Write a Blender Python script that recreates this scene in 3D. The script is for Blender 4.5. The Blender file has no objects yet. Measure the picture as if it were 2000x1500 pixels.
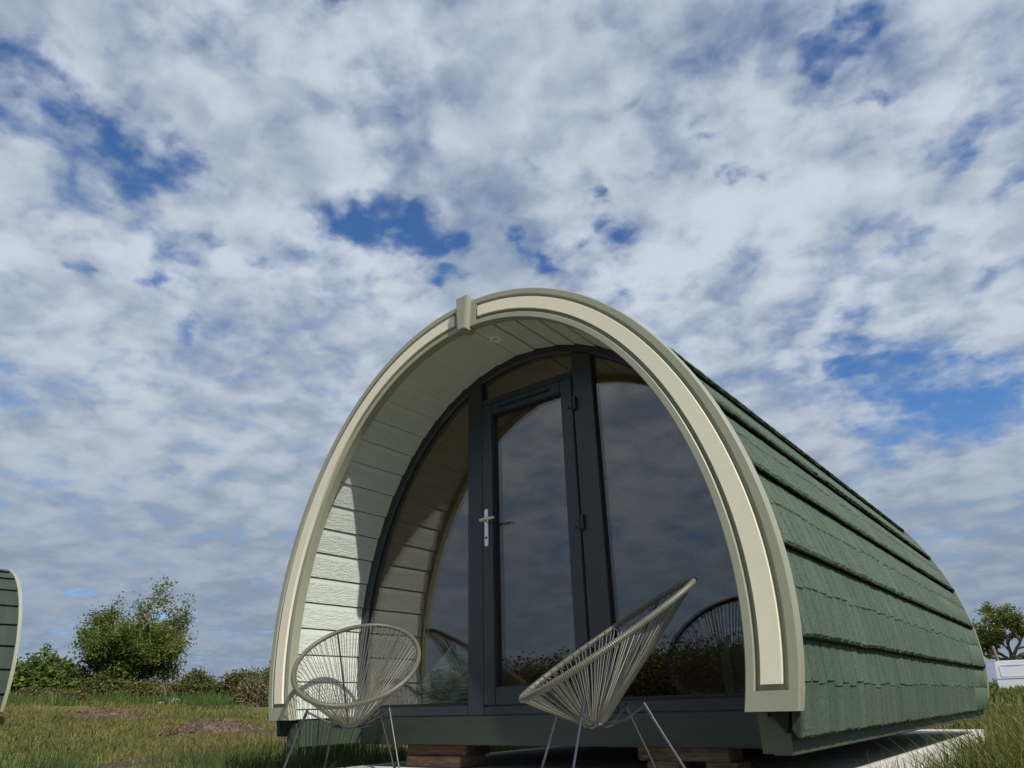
import bpy, bmesh, math, random
import numpy as np
from mathutils import Vector, Matrix
random.seed(7); rng = np.random.default_rng(11)
S = bpy.context.scene
COL = S.collection
PI = math.pi

# ------------------------------------------------------------------ camera
CAM = Vector((2.66986, -3.01872, 0.04287))
YAW, PITCH, ROLL = 0.651644, 0.431063, -0.027825
fwd = Vector((-math.sin(YAW)*math.cos(PITCH), math.cos(YAW)*math.cos(PITCH), math.sin(PITCH)))
rgt = Vector((math.cos(YAW), math.sin(YAW), 0)); upv = rgt.cross(fwd)
r2 = math.cos(ROLL)*rgt + math.sin(ROLL)*upv; u2 = -math.sin(ROLL)*rgt + math.cos(ROLL)*upv
cd = bpy.data.cameras.new('camera'); cam = bpy.data.objects.new('camera', cd); COL.objects.link(cam)
cam.matrix_world = Matrix(((r2.x, u2.x, -fwd.x, CAM.x), (r2.y, u2.y, -fwd.y, CAM.y), (r2.z, u2.z, -fwd.z, CAM.z), (0, 0, 0, 1)))
cd.sensor_fit = 'HORIZONTAL'; cd.sensor_width = 36; cd.lens = 1369.85/2000*36
cd.clip_start = 0.05; cd.clip_end = 3000
S.camera = cam

# ------------------------------------------------------------------ sun, sky, exposure
SUNV = Vector((2.54, -1.0, 2.56)).normalized()
SUN_EL = math.asin(SUNV.z); SUN_ROT = math.atan2(SUNV.x, SUNV.y)
sd = bpy.data.lights.new('sun', 'SUN'); sd.energy = 4.2; sd.angle = math.radians(0.6); sd.color = (1.0, 0.95, 0.86)
sun = bpy.data.objects.new('sun', sd); COL.objects.link(sun)
sun.rotation_euler = (-SUNV).to_track_quat('-Z', 'Y').to_euler(); sun.location = (20, -10, 20)
S.view_settings.view_transform = 'Standard'; S.view_settings.look = 'None'
S.view_settings.exposure = 0.0; S.view_settings.gamma = 1.0; S.view_settings.use_curve_mapping = False
S.render.engine = 'CYCLES'
S.cycles.use_denoising = True
S.cycles.max_bounces = 8; S.cycles.transparent_max_bounces = 16; S.cycles.glossy_bounces = 5
S.cycles.caustics_reflective = False; S.cycles.caustics_refractive = False
S.cycles.sample_clamp_indirect = 6.0

W = bpy.data.worlds.new('World'); S.world = W; W.use_nodes = True

class NT:
    """small helper to write node graphs"""
    def __init__(s, tree): s.t = tree; s.n = tree.nodes; s.l = tree.links
    def node(s, typ, **kw):
        nd = s.n.new(typ)
        for k, v in kw.items(): setattr(nd, k, v)
        return nd
    def put(s, sock, v):
        if isinstance(v, bpy.types.NodeSocket): s.l.new(v, sock)
        elif v is not None: sock.default_value = v
    def m(s, op, a, b=None, c=None, clamp=False):
        nd = s.node('ShaderNodeMath', operation=op, use_clamp=clamp)
        s.put(nd.inputs[0], a); s.put(nd.inputs[1], b)
        if c is not None: s.put(nd.inputs[2], c)
        return nd.outputs[0]
    def v(s, op, a, b=None, scale=None):
        nd = s.node('ShaderNodeVectorMath', operation=op)
        s.put(nd.inputs[0], a)
        if b is not None: s.put(nd.inputs[1], b)
        if scale is not None: s.put(nd.inputs['Scale'], scale)
        return nd.outputs['Value'] if op in ('LENGTH', 'DISTANCE', 'DOT_PRODUCT') else nd.outputs[0]
    def mix(s, f, a, b, blend='MIX'):
        nd = s.node('ShaderNodeMix', data_type='RGBA', blend_type=blend)
        s.put(nd.inputs[0], f); s.put(nd.inputs[6], a); s.put(nd.inputs[7], b)
        return nd.outputs[2]
    def noise(s, vec, scale, detail=4, rough=0.5, dist=0.0):
        nd = s.node('ShaderNodeTexNoise'); nd.noise_dimensions = '3D'
        s.put(nd.inputs['Vector'], vec); s.put(nd.inputs['Scale'], scale); s.put(nd.inputs['Detail'], detail)
        s.put(nd.inputs['Roughness'], rough); s.put(nd.inputs['Distortion'], dist)
        return nd.outputs[0]
    def ramp(s, f, lo, hi, a=0.0, b=1.0, smooth=True):
        nd = s.node('ShaderNodeMapRange', interpolation_type='SMOOTHSTEP' if smooth else 'LINEAR')
        s.put(nd.inputs[0], f); s.put(nd.inputs[1], lo); s.put(nd.inputs[2], hi); s.put(nd.inputs[3], a); s.put(nd.inputs[4], b)
        return nd.outputs[0]

def build_world():
    t = NT(W.node_tree); t.n.clear()
    out = t.node('ShaderNodeOutputWorld'); bg = t.node('ShaderNodeBackground'); t.l.new(bg.outputs[0], out.inputs[0])
    STR = 0.10
    bg.inputs['Strength'].default_value = STR
    sky = t.node('ShaderNodeTexSky'); sky.sky_type = 'NISHITA'; sky.sun_disc = False
    sky.sun_elevation = SUN_EL; sky.sun_rotation = SUN_ROT
    sky.air_density = 1.0; sky.dust_density = 0.3; sky.ozone_density = 2.5; sky.altitude = 50
    tc = t.node('ShaderNodeTexCoord')
    sep = t.node('ShaderNodeSeparateXYZ'); t.l.new(tc.outputs['Generated'], sep.inputs[0])
    z = t.m('MAXIMUM', sep.outputs[2], 0.0)
    zz = t.m('ADD', z, 0.22)
    cmb = t.node('ShaderNodeCombineXYZ')
    t.put(cmb.inputs[0], t.m('DIVIDE', sep.outputs[0], zz)); t.put(cmb.inputs[1], t.m('DIVIDE', sep.outputs[1], zz))
    P = cmb.outputs[0]
    # cloud deck on a plane: broken stratocumulus puffs, with openings where the deck parts
    warp = t.node('ShaderNodeTexNoise'); t.put(warp.inputs['Vector'], P); warp.inputs['Scale'].default_value = 11.0; warp.inputs['Detail'].default_value = 5
    wc = t.v('SUBTRACT', warp.outputs['Color'], (0.5, 0.5, 0.5))
    Q = t.v('ADD', P, t.v('SCALE', wc, scale=0.05)); Q2 = t.v('ADD', P, t.v('SCALE', wc, scale=0.24))
    n1 = t.noise(t.v('ADD', Q, (3.1, 7.7, 0.0)), 3.4, 3, 0.5)
    n2 = t.noise(t.v('ADD', Q, (1.7, 2.2, 4.0)), 9.5, 4, 0.5)
    n4 = t.noise(t.v('ADD', Q, (5.7, 0.2, 1.0)), 30.0, 4, 0.55)
    d = t.m('ADD', t.m('ADD', t.m('MULTIPLY', n1, 0.38), t.m('MULTIPLY', n2, 0.42)), t.m('MULTIPLY', n4, 0.20))
    gaps = [(-0.908, 0.16, 0.069, 0.13), (-0.901, 0.235, 0.057, 0.12), (-0.9, 0.322, 0.048, 0.1), (-0.853, 0.121, 0.031, 0.09), (-0.868, 0.328, 0.034, 0.08), (-1.013, 0.252, 0.04, 0.08), (-0.164, 1.584, 0.118, 0.13), (-0.111, 1.755, 0.12, 0.13), (-0.206, 1.473, 0.058, 0.09), (-0.053, 1.887, 0.09, 0.08), (0.035, 1.679, 0.06, 0.06), (-0.039, 0.753, 0.027, 0.14), (-0.086, 0.79, 0.026, 0.13), (-0.028, 0.898, 0.024, 0.09), (0.033, 1.046, 0.04, 0.13), (-0.035, 0.874, 0.019, 0.08), (-0.045, 1.184, 0.042, 0.1), (0.083, 1.15, 0.023, 0.09), (0.054, 1.305, 0.033, 0.07), (0.008, 1.353, 0.041, 0.07), (-0.761, 0.593, 0.045, 0.12), (-0.727, 0.653, 0.052, 0.12), (-0.71, 0.716, 0.037, 0.11), (-0.84, 0.521, 0.025, 0.08), (-0.757, 0.785, 0.023, 0.12), (-0.966, 0.497, 0.021, 0.09), (-1.075, 0.441, 0.038, 0.11), (-1.112, 0.448, 0.028, 0.09), (-1.164, 0.348, 0.021, 0.1), (-1.199, 0.542, 0.023, 0.1), (-0.593, 0.863, 0.033, 0.14), (-0.56, 0.841, 0.019, 0.1), (-0.413, 0.812, 0.024, 0.12), (-0.463, 0.886, 0.029, 0.13), (-0.238, 0.794, 0.016, 0.13), (-0.241, 0.897, 0.02, 0.13), (-0.317, 0.676, 0.019, 0.08), (-0.64, 0.347, 0.014, 0.07), (-0.511, 0.353, 0.014, 0.1), (-0.494, 0.689, 0.016, 0.09), (-0.524, 1.038, 0.027, 0.07), (-0.205, 1.337, 0.039, 0.07),
            (1.0, -0.5, 0.2, 0.12), (0.35, -1.5, 0.2, 0.12), (-0.6, -0.9, 0.15, 0.12), (1.2, 0.8, 0.18, 0.12), (-1.9, -0.6, 0.2, 0.12), (1.8, -1.8, 0.25, 0.12)]
    g = None
    for (gx, gy, r, k) in gaps:
        e = t.ramp(t.v('DISTANCE', Q2, (gx, gy, 0.0)), r*2.1, 0.0, 0.0, k*1.38)
        g = e if g is None else t.m('ADD', g, e)
    low = t.ramp(z, 0.02, 0.50)
    dens = t.m('ADD', t.m('SUBTRACT', t.m('ADD', d, 0.065), g), t.m('MULTIPLY', t.m('SUBTRACT', 1.0, low), 0.05))
    cov = t.ramp(dens, 0.30, 0.60)
    # cloud tone: bright cores, grey-violet thin parts and shaded bases
    n3 = t.noise(t.v('ADD', Q, (9.0, 1.0, 2.0)), 4.2, 3, 0.5)
    tone = t.ramp(t.m('ADD', t.m('MULTIPLY', n3, 0.5), t.m('MULTIPLY', n2, 0.5)), 0.37, 0.63)
    grey = (3.2, 3.9, 5.0, 1); white = (5.9, 6.55, 7.4, 1)
    cc = t.mix(tone, grey, white)
    # long way through the deck towards the horizon: darker, bluer bases
    cc = t.mix(low, t.mix(tone, (2.35, 3.0, 4.0, 1), (3.0, 3.7, 4.7, 1)), cc)
    skc = t.v('MULTIPLY', sky.outputs[0], (0.66, 0.98, 1.32))
    col = t.mix(cov, skc, cc)
    t.l.new(col, bg.inputs['Color'])
build_world()

# ------------------------------------------------------------------ materials
def base_mat(name):
    m = bpy.data.materials.new(name); m.use_nodes = True
    t = NT(m.node_tree); t.n.clear()
    out = t.node('ShaderNodeOutputMaterial'); bs = t.node('ShaderNodeBsdfPrincipled'); t.l.new(bs.outputs[0], out.inputs[0])
    geo = t.node('ShaderNodeNewGeometry')
    return m, t, bs, geo.outputs['Position'], out

def pmat(name, c1, c2=None, scale=6.0, rough=0.5, bump=None, stretch=(1, 1, 1), fine=None, spec=0.5, metal=0.0, detail=5, island=0.0):
    """two-tone noise material; bump=(scale,strength,dist); fine=(scale,amount) dark/light speckle"""
    m, t, bs, P, out = base_mat(name)
    V = t.v('MULTIPLY', P, stretch) if stretch != (1, 1, 1) else P
    col = None
    if c2 is not None:
        f = t.ramp(t.noise(V, scale, detail, 0.6), 0.32, 0.68)
        col = t.mix(f, (*c1, 1), (*c2, 1))
    else:
        rgb = t.node('ShaderNodeRGB'); rgb.outputs[0].default_value = (*c1, 1); col = rgb.outputs[0]
    if fine:
        n = t.ramp(t.noise(V, fine[0], 2, 0.6), 0.3, 0.7, 1-fine[1], 1+fine[1])
        col = t.v('SCALE', col, scale=n)
    if island:
        g2 = t.node('ShaderNodeNewGeometry'); k = t.ramp(g2.outputs['Random Per Island'], 0, 1, 1-island, 1+island, False)
        col = t.v('SCALE', col, scale=k)
    t.put(bs.inputs['Base Color'], col)
    bs.inputs['Roughness'].default_value = rough; bs.inputs['Metallic'].default_value = metal
    bs.inputs['Specular IOR Level'].default_value = spec
    if bump:
        b = t.node('ShaderNodeBump'); b.inputs['Strength'].default_value = bump[1]; b.inputs['Distance'].default_value = bump[2]
        t.l.new(t.noise(V, bump[0], 4, 0.6), b.inputs['Height']); t.l.new(b.outputs[0], bs.inputs['Normal'])
    return m

def leafmat(name, c1, c2, scale=1.2, trans=0.35, rough=0.55, island=0.35):
    m, t, bs, P, out = base_mat(name)
    f = t.ramp(t.noise(P, scale, 4, 0.6), 0.35, 0.65)
    col = t.mix(f, (*c1, 1), (*c2, 1))
    g2 = t.node('ShaderNodeNewGeometry'); k = t.ramp(g2.outputs['Random Per Island'], 0, 1, 1-island, 1+island, False)
    col = t.v('SCALE', col, scale=k)
    t.put(bs.inputs['Base Color'], col); bs.inputs['Roughness'].default_value = rough; bs.inputs['Specular IOR Level'].default_value = 0.25
    tr = t.node('ShaderNodeBsdfTranslucent'); t.put(tr.inputs[0], t.v('MULTIPLY', col, (1.15, 1.1, 0.6)))
    mx = t.node('ShaderNodeMixShader'); mx.inputs[0].default_value = trans
    t.l.new(bs.outputs[0], mx.inputs[1]); t.l.new(tr.outputs[0], mx.inputs[2]); t.l.new(mx.outputs[0], out.inputs[0])
    return m

M = {}
M['sage'] = pmat('sage_paint', (0.312, 0.320, 0.238), (0.337, 0.345, 0.258), 3, 0.42, (90, 0.04, 0.001), stretch=(1, 1, 1), fine=(60, 0.02))
M['cream'] = pmat('cream_paint', (0.79, 0.74, 0.57), (0.82, 0.77, 0.60), 3, 0.5, (110, 0.05, 0.001), fine=(70, 0.02))
M['anthracite'] = pmat('anthracite_upvc', (0.026, 0.031, 0.042), (0.030, 0.036, 0.048), 8, 0.34, (140, 0.10, 0.001), fine=(150, 0.12), spec=0.5)
M['gasket'] = pmat('black_gasket', (0.006, 0.006, 0.008), rough=0.5)
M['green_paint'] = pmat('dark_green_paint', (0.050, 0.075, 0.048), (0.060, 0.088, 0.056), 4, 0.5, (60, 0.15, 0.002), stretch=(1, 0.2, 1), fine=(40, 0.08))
M['beam_dark'] = pmat('dark_front_beam', (0.024, 0.033, 0.028), (0.029, 0.039, 0.033), 4, 0.5, (60, 0.15, 0.002), stretch=(0.2, 1, 1), fine=(40, 0.08))  # front beam only, a darker green than the side beams
M['underlay'] = pmat('dark_underlay', (0.012, 0.014, 0.013), rough=0.9)
M['steel'] = pmat('brushed_steel', (0.72, 0.72, 0.72), rough=0.35, metal=1.0, fine=(80, 0.05))
M['black_steel'] = pmat('black_steel', (0.02, 0.02, 0.022), rough=0.3, metal=0.0, spec=0.7)
M['leg_steel'] = pmat('dark_chromed_steel', (0.16, 0.16, 0.165), rough=0.25, metal=1.0)
M['cord'] = pmat('olive_grey_cord', (0.100, 0.102, 0.074), (0.122, 0.122, 0.090), 5, 0.48, fine=(200, 0.1))
M['white_plastic'] = pmat('white_plastic', (0.88, 0.88, 0.86), rough=0.35)
M['lamp_glass'] = pmat('lamp_glass', (0.6, 0.6, 0.58), rough=0.1)
M['pine'] = pmat('pine_lining', (0.42, 0.235, 0.095), (0.50, 0.30, 0.13), 4, 0.45, (40, 0.2, 0.002), stretch=(6, 0.5, 6), fine=(30, 0.15))
M['floor_wood'] = pmat('floor_boards', (0.12, 0.085, 0.055), (0.16, 0.11, 0.07), 4, 0.5, stretch=(6, 0.6, 6), fine=(20, 0.2))
M['timber'] = pmat('rough_timber', (0.17, 0.11, 0.062), (0.25, 0.165, 0.098), 5, 0.75, (50, 0.5, 0.004), stretch=(0.6, 5, 5), fine=(14, 0.35))
M['timber_red'] = pmat('red_brown_timber', (0.085, 0.05, 0.036), (0.12, 0.072, 0.05), 5, 0.75, (50, 0.5, 0.004), stretch=(0.6, 5, 5), fine=(14, 0.3))
M['concrete'] = pmat('concrete', (0.50, 0.49, 0.455), (0.60, 0.585, 0.545), 2.5, 0.85, (35, 0.35, 0.006), fine=(12, 0.14))
M['stone'] = pmat('pale_stone', (0.34, 0.33, 0.31), (0.52, 0.51, 0.48), 3, 0.85, (12, 0.6, 0.03), fine=(14, 0.2))
M['gravel'] = pmat('gravel_stone', (0.30, 0.30, 0.29), (0.46, 0.45, 0.43), 30, 0.85, island=0.35)
M['bark'] = pmat('bark', (0.10, 0.085, 0.065), (0.20, 0.17, 0.13), 6, 0.85, (20, 0.6, 0.02), fine=(9, 0.25))
M['van_paint'] = pmat('white_van_paint', (0.72, 0.74, 0.78), rough=0.25, spec=0.6)
M['van_dark'] = pmat('dark_trim_plastic', (0.03, 0.03, 0.032), rough=0.6)
M['tyre'] = pmat('tyre_rubber', (0.02, 0.02, 0.02), rough=0.8)
M['plastic_table'] = pmat('table_wood', (0.10, 0.09, 0.06), rough=0.5)
M['soil'] = pmat('dug_soil', (0.075, 0.05, 0.035), (0.17, 0.12, 0.085), 5, 0.95, (18, 0.9, 0.05), fine=(25, 0.4))

def board_mat():
    m, t, bs, P, out = base_mat('pale_green_cladding')
    f = t.ramp(t.noise(P, 2.0, 4), 0.3, 0.7)
    col = t.mix(f, (0.61, 0.66, 0.60, 1), (0.645, 0.695, 0.63, 1))
    V = t.v('MULTIPLY', P, (1, 0.16, 1))
    wv = t.noise(t.v('ADD', V, t.v('SCALE', t.v('SUBTRACT', (0, 0, 0), (0, 0, 0)), scale=1.0)), 62, 3, 0.55, 1.6)
    lines = t.ramp(wv, 0.42, 0.56)
    b = t.node('ShaderNodeBump'); b.inputs['Strength'].default_value = 0.55; b.inputs['Distance'].default_value = 0.004
    t.l.new(lines, b.inputs['Height']); t.l.new(b.outputs[0], bs.inputs['Normal'])
    t.put(bs.inputs['Base Color'], col); bs.inputs['Roughness'].default_value = 0.5
    return m
M['board'] = board_mat()
M['board_lap'] = pmat('cladding_lap', (0.63, 0.68, 0.615), rough=0.5)

def tile_mat(name, ca, cb):
    m, t, bs, P, out = base_mat(name)
    big = t.ramp(t.noise(P, 1.3, 4), 0.35, 0.65)
    col = t.mix(big, (*ca, 1), (*cb, 1))
    sp = t.noise(P, 210, 2, 0.7); sp2 = t.noise(P, 90, 3, 0.6)
    k = t.m('ADD', t.ramp(sp, 0.28, 0.72, 0.45, 1.55), t.ramp(sp2, 0.3, 0.7, -0.22, 0.22))
    oi = t.node('ShaderNodeObjectInfo')
    k = t.m('MULTIPLY', k, t.ramp(oi.outputs['Random'], 0, 1, 0.96, 1.04, False))
    k = t.m('MULTIPLY', k, t.ramp(t.noise(t.v('MULTIPLY', P, (1.0, 4.5, 0.8)), 1.6, 5, 0.6), 0.3, 0.7, 0.88, 1.10))
    col = t.v('SCALE', col, scale=k)
    t.put(bs.inputs['Base Color'], col); bs.inputs['Roughness'].default_value = 0.75; bs.inputs['Specular IOR Level'].default_value = 0.3
    b = t.node('ShaderNodeBump'); b.inputs['Strength'].default_value = 0.5; b.inputs['Distance'].default_value = 0.002
    t.l.new(sp, b.inputs['Height']); t.l.new(b.outputs[0], bs.inputs['Normal'])
    return m
M['tile'] = tile_mat('green_stone_coated_tile', (0.071, 0.107, 0.072), (0.081, 0.118, 0.080))
M['tile_sheet'] = tile_mat('worn_shaded_tile_sheet', (0.034, 0.050, 0.034), (0.040, 0.058, 0.039))  # dark from wear in the slots; shadow line at the noses painted in
M['tile_dark'] = tile_mat('slate_green_tile', (0.036, 0.056, 0.046), (0.042, 0.062, 0.05))

def glass_mat():
    m = bpy.data.materials.new('window_glass'); m.use_nodes = True
    t = NT(m.node_tree); t.n.clear()
    out = t.node('ShaderNodeOutputMaterial')
    lw = t.node('ShaderNodeLayerWeight'); lw.inputs['Blend'].default_value = 0.5
    f5 = t.m('POWER', lw.outputs['Facing'], 4.0)
    F = t.m('ADD', 0.10, t.m('MULTIPLY', f5, 0.9), clamp=True)
    tr = t.node('ShaderNodeBsdfTransparent'); tr.inputs[0].default_value = (0.86, 0.88, 0.86, 1)
    gl = t.node('ShaderNodeBsdfGlossy'); gl.inputs['Roughness'].default_value = 0.0; gl.inputs['Color'].default_value = (0.95, 0.97, 0.97, 1)
    mx = t.node('ShaderNodeMixShader'); t.l.new(F, mx.inputs[0]); t.l.new(tr.outputs[0], mx.inputs[1]); t.l.new(gl.outputs[0], mx.inputs[2])
    t.l.new(mx.outputs[0], out.inputs[0])
    return m
M['glass'] = glass_mat()

def film_mat():
    m = bpy.data.materials.new('plastic_film'); m.use_nodes = True
    t = NT(m.node_tree); t.n.clear(); out = t.node('ShaderNodeOutputMaterial')
    tr = t.node('ShaderNodeBsdfTransparent'); tr.inputs[0].default_value = (0.85, 0.93, 0.9, 1)
    bs = t.node('ShaderNodeBsdfPrincipled'); bs.inputs['Base Color'].default_value = (0.55, 0.68, 0.62, 1); bs.inputs['Roughness'].default_value = 0.2
    mx = t.node('ShaderNodeMixShader'); mx.inputs[0].default_value = 0.55
    t.l.new(tr.outputs[0], mx.inputs[1]); t.l.new(bs.outputs[0], mx.inputs[2]); t.l.new(mx.outputs[0], out.inputs[0])
    return m
M['film'] = film_mat()

MUD = [(-4.6, -0.1, 0.9, 0.2), (-4.2, -0.5, 0.6, 0.15), (-5.4, 1.4, 0.9, 0.2), (-6.0, 1.9, 0.7, 0.15), (-9.2, 4.2, 1.5, 0.2), (-13.6, 4.2, 1.6, 0.2), (-8.7, 3.2, 0.8, 0.18)]
def ground_mat():
    m, t, bs, P, out = base_mat('field_ground')
    a = t.ramp(t.noise(P, 0.9, 6, 0.65), 0.35, 0.65)
    g = t.mix(a, (0.11, 0.115, 0.034, 1), (0.16, 0.14, 0.055, 1))
    f = t.ramp(t.noise(P, 26, 4, 0.7), 0.3, 0.7, 0.55, 1.45)
    g = t.v('SCALE', g, scale=f)
    nn = t.noise(t.v('MULTIPLY', P, (1, 0.5, 1)), 0.55, 5, 0.62)
    for (mx_, my_, rr, k_) in MUD:
        nn = t.m('ADD', nn, t.ramp(t.v('DISTANCE', t.v('MULTIPLY', P, (1, 1, 0)), (mx_, my_, 0)), rr, rr*0.3, 0.0, k_))
    md = t.ramp(nn, 0.55, 0.64)
    near = t.ramp(t.v('LENGTH', P), 40, 25)
    mud = t.v('SCALE', (0.095, 0.07, 0.05), scale=t.ramp(t.noise(P, 18, 4, 0.7), 0.3, 0.7, 0.5, 1.5))
    t.put(bs.inputs['Base Color'], t.mix(t.m('MULTIPLY', md, near), g, mud))
    bs.inputs['Roughness'].default_value = 0.95; bs.inputs['Specular IOR Level'].default_value = 0.1
    b = t.node('ShaderNodeBump'); b.inputs['Strength'].default_value = 0.8; b.inputs['Distance'].default_value = 0.05
    t.l.new(t.noise(P, 14, 5, 0.7), b.inputs['Height']); t.l.new(b.outputs[0], bs.inputs['Normal'])
    return m
M['ground'] = ground_mat()
M['grass_a'] = leafmat('grass_olive', (0.13, 0.14, 0.036), (0.205, 0.178, 0.062), 0.8, 0.3)
M['grass_b'] = leafmat('grass_lush', (0.065, 0.115, 0.025), (0.11, 0.145, 0.035), 0.7, 0.3)
M['grass_c'] = leafmat('rush_dark', (0.045, 0.075, 0.028), (0.07, 0.10, 0.035), 1.0, 0.25)
M['leaf_haw'] = leafmat('hawthorn_leaf', (0.085, 0.125, 0.024), (0.15, 0.19, 0.036), 1.1, 0.4)
M['leaf_bush'] = leafmat('bush_leaf', (0.075, 0.13, 0.022), (0.13, 0.185, 0.038), 1.3, 0.35)
M['leaf_bram'] = leafmat('bramble_leaf', (0.085, 0.115, 0.028), (0.145, 0.15, 0.04), 0.9, 0.35)
M['leaf_brown'] = leafmat('dead_bramble', (0.15, 0.105, 0.07), (0.23, 0.165, 0.11), 1.2, 0.25)
M['leaf_ash'] = leafmat('far_tree_leaf', (0.115, 0.145, 0.028), (0.18, 0.19, 0.04), 0.9, 0.3)
M['twig'] = pmat('twig', (0.17, 0.14, 0.10), (0.27, 0.23, 0.17), 3, 0.85)

# ------------------------------------------------------------------ mesh helpers
def link(name, me, mat, parent=None):
    o = bpy.data.objects.new(name, me); COL.objects.link(o)
    if mat is not None and not me.materials: me.materials.append(mat)
    if parent is not None: attach(o, parent)
    return o
def attach(o, parent):
    o.parent = parent
    mw = parent.get('_mw'); 
    o.matrix_parent_inverse = (full(parent)).inverted()
def full(o):
    m = Matrix.LocRotScale(o.location, o.rotation_euler, o.scale)
    if o.parent is not None: m = full(o.parent) @ o.matrix_parent_inverse @ m
    return m
def tag(o, label=None, cat=None, group=None, kind=None):
    if label: o['label'] = label
    if cat: o['category'] = cat
    if group: o['group'] = group
    if kind: o['kind'] = kind
    return o
def empty(name, loc=(0, 0, 0), rz=0):
    o = bpy.data.objects.new(name, None); COL.objects.link(o); o.location = loc; o.rotation_euler = (0, 0, rz); o.empty_display_size = 0.1
    return o

class MB:
    def __init__(s): s.v = []; s.f = []
    def add(s, vs, fs):
        b = len(s.v); s.v += [tuple(v) for v in vs]; s.f += [tuple(b+i for i in f) for f in fs]; return s
    def box(s, x0, x1, y0, y1, z0, z1):
        vs = [(x, y, z) for x in (x0, x1) for y in (y0, y1) for z in (z0, z1)]
        return s.add(vs, [(0, 1, 3, 2), (4, 6, 7, 5), (0, 4, 5, 1), (2, 3, 7, 6), (0, 2, 6, 4), (1, 5, 7, 3)])
    def prism(s, poly, y0, y1):
        n = len(poly)
        vs = [(x, y0, z) for x, z in poly] + [(x, y1, z) for x, z in poly]
        fs = [tuple(range(n)), tuple(range(2*n-1, n-1, -1))] + [(i, n+i, n+(i+1) % n, (i+1) % n) for i in range(n)]
        return s.add(vs, fs)
    def tube(s, pts, rad, seg=8, cap=True):
        pts = [Vector(p) for p in pts]; n = len(pts)
        if not hasattr(rad, '__len__'): rad = [rad]*n
        vs = []; fs = []; ref = None
        for i, p in enumerate(pts):
            d = (pts[min(i+1, n-1)] - pts[max(i-1, 0)]).normalized()
            if ref is None: ref = d.orthogonal().normalized()
            a = (ref - d*ref.dot(d)).normalized(); b = d.cross(a); ref = a
            for k in range(seg):
                q = 2*PI*k/seg; vs.append(p + (a*math.cos(q) + b*math.sin(q))*rad[i])
        for i in range(n-1):
            for k in range(seg):
                fs.append((i*seg+k, i*seg+(k+1) % seg, (i+1)*seg+(k+1) % seg, (i+1)*seg+k))
        if cap: fs.append(tuple(range(seg-1, -1, -1))); fs.append(tuple((n-1)*seg+k for k in range(seg)))
        return s.add(vs, fs)
    def lathe(s, prof, c, axis='z', seg=24):
        vs = []; fs = []; n = len(prof)
        for r, h in prof:
            for k in range(seg):
                q = 2*PI*k/seg; x, y = r*math.cos(q), r*math.sin(q)
                vs.append((c[0]+x, c[1]+y, c[2]+h) if axis == 'z' else (c[0]+x, c[1]+h, c[2]+y))
        for i in range(n-1):
            for k in range(seg): fs.append((i*seg+k, i*seg+(k+1) % seg, (i+1)*seg+(k+1) % seg, (i+1)*seg+k))
        fs.append(tuple(range(seg))); fs.append(tuple((n-1)*seg+k for k in range(seg)))
        return s.add(vs, fs)
    def mesh(s, name, smooth=False, bevel=0):
        me = bpy.data.meshes.new(name); me.from_pydata(s.v, [], s.f)
        bm = bmesh.new(); bm.from_mesh(me)
        bmesh.ops.recalc_face_normals(bm, faces=bm.faces)
        if bevel:
            es = [e for e in bm.edges if len(e.link_faces) == 2 and e.calc_face_angle(0) > 0.6]
            bmesh.ops.bevel(bm, geom=es, offset=bevel, segments=2, affect='EDGES', clamp_overlap=True)
        bm.to_mesh(me); bm.free()
        if smooth:
            for p in me.polygons: p.use_smooth = True
            try: me.set_sharp_from_angle(angle=0.4)
            except Exception: pass
        return me
    def build(s, name, mat, parent=None, smooth=False, bevel=0):
        return link(name, s.mesh(name, smooth, bevel), mat, parent)

def np_mesh(name, V, F, mats=None, midx=None):
    """fast mesh from numpy arrays; F is (n,k) with fixed k"""
    me = bpy.data.meshes.new(name)
    n, k = F.shape
    me.vertices.add(len(V)); me.vertices.foreach_set('co', np.ascontiguousarray(V, dtype=np.float32).ravel())
    me.loops.add(n*k); me.loops.foreach_set('vertex_index', np.ascontiguousarray(F, dtype=np.int32).ravel())
    me.polygons.add(n); me.polygons.foreach_set('loop_start', np.arange(0, n*k, k, dtype=np.int32)); me.polygons.foreach_set('loop_total', np.full(n, k, dtype=np.int32))
    if mats:
        for m in mats: me.materials.append(m)
    if midx is not None: me.polygons.foreach_set('material_index', midx.astype(np.int32))
    me.update(calc_edges=True); me.validate()
    return me

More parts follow.
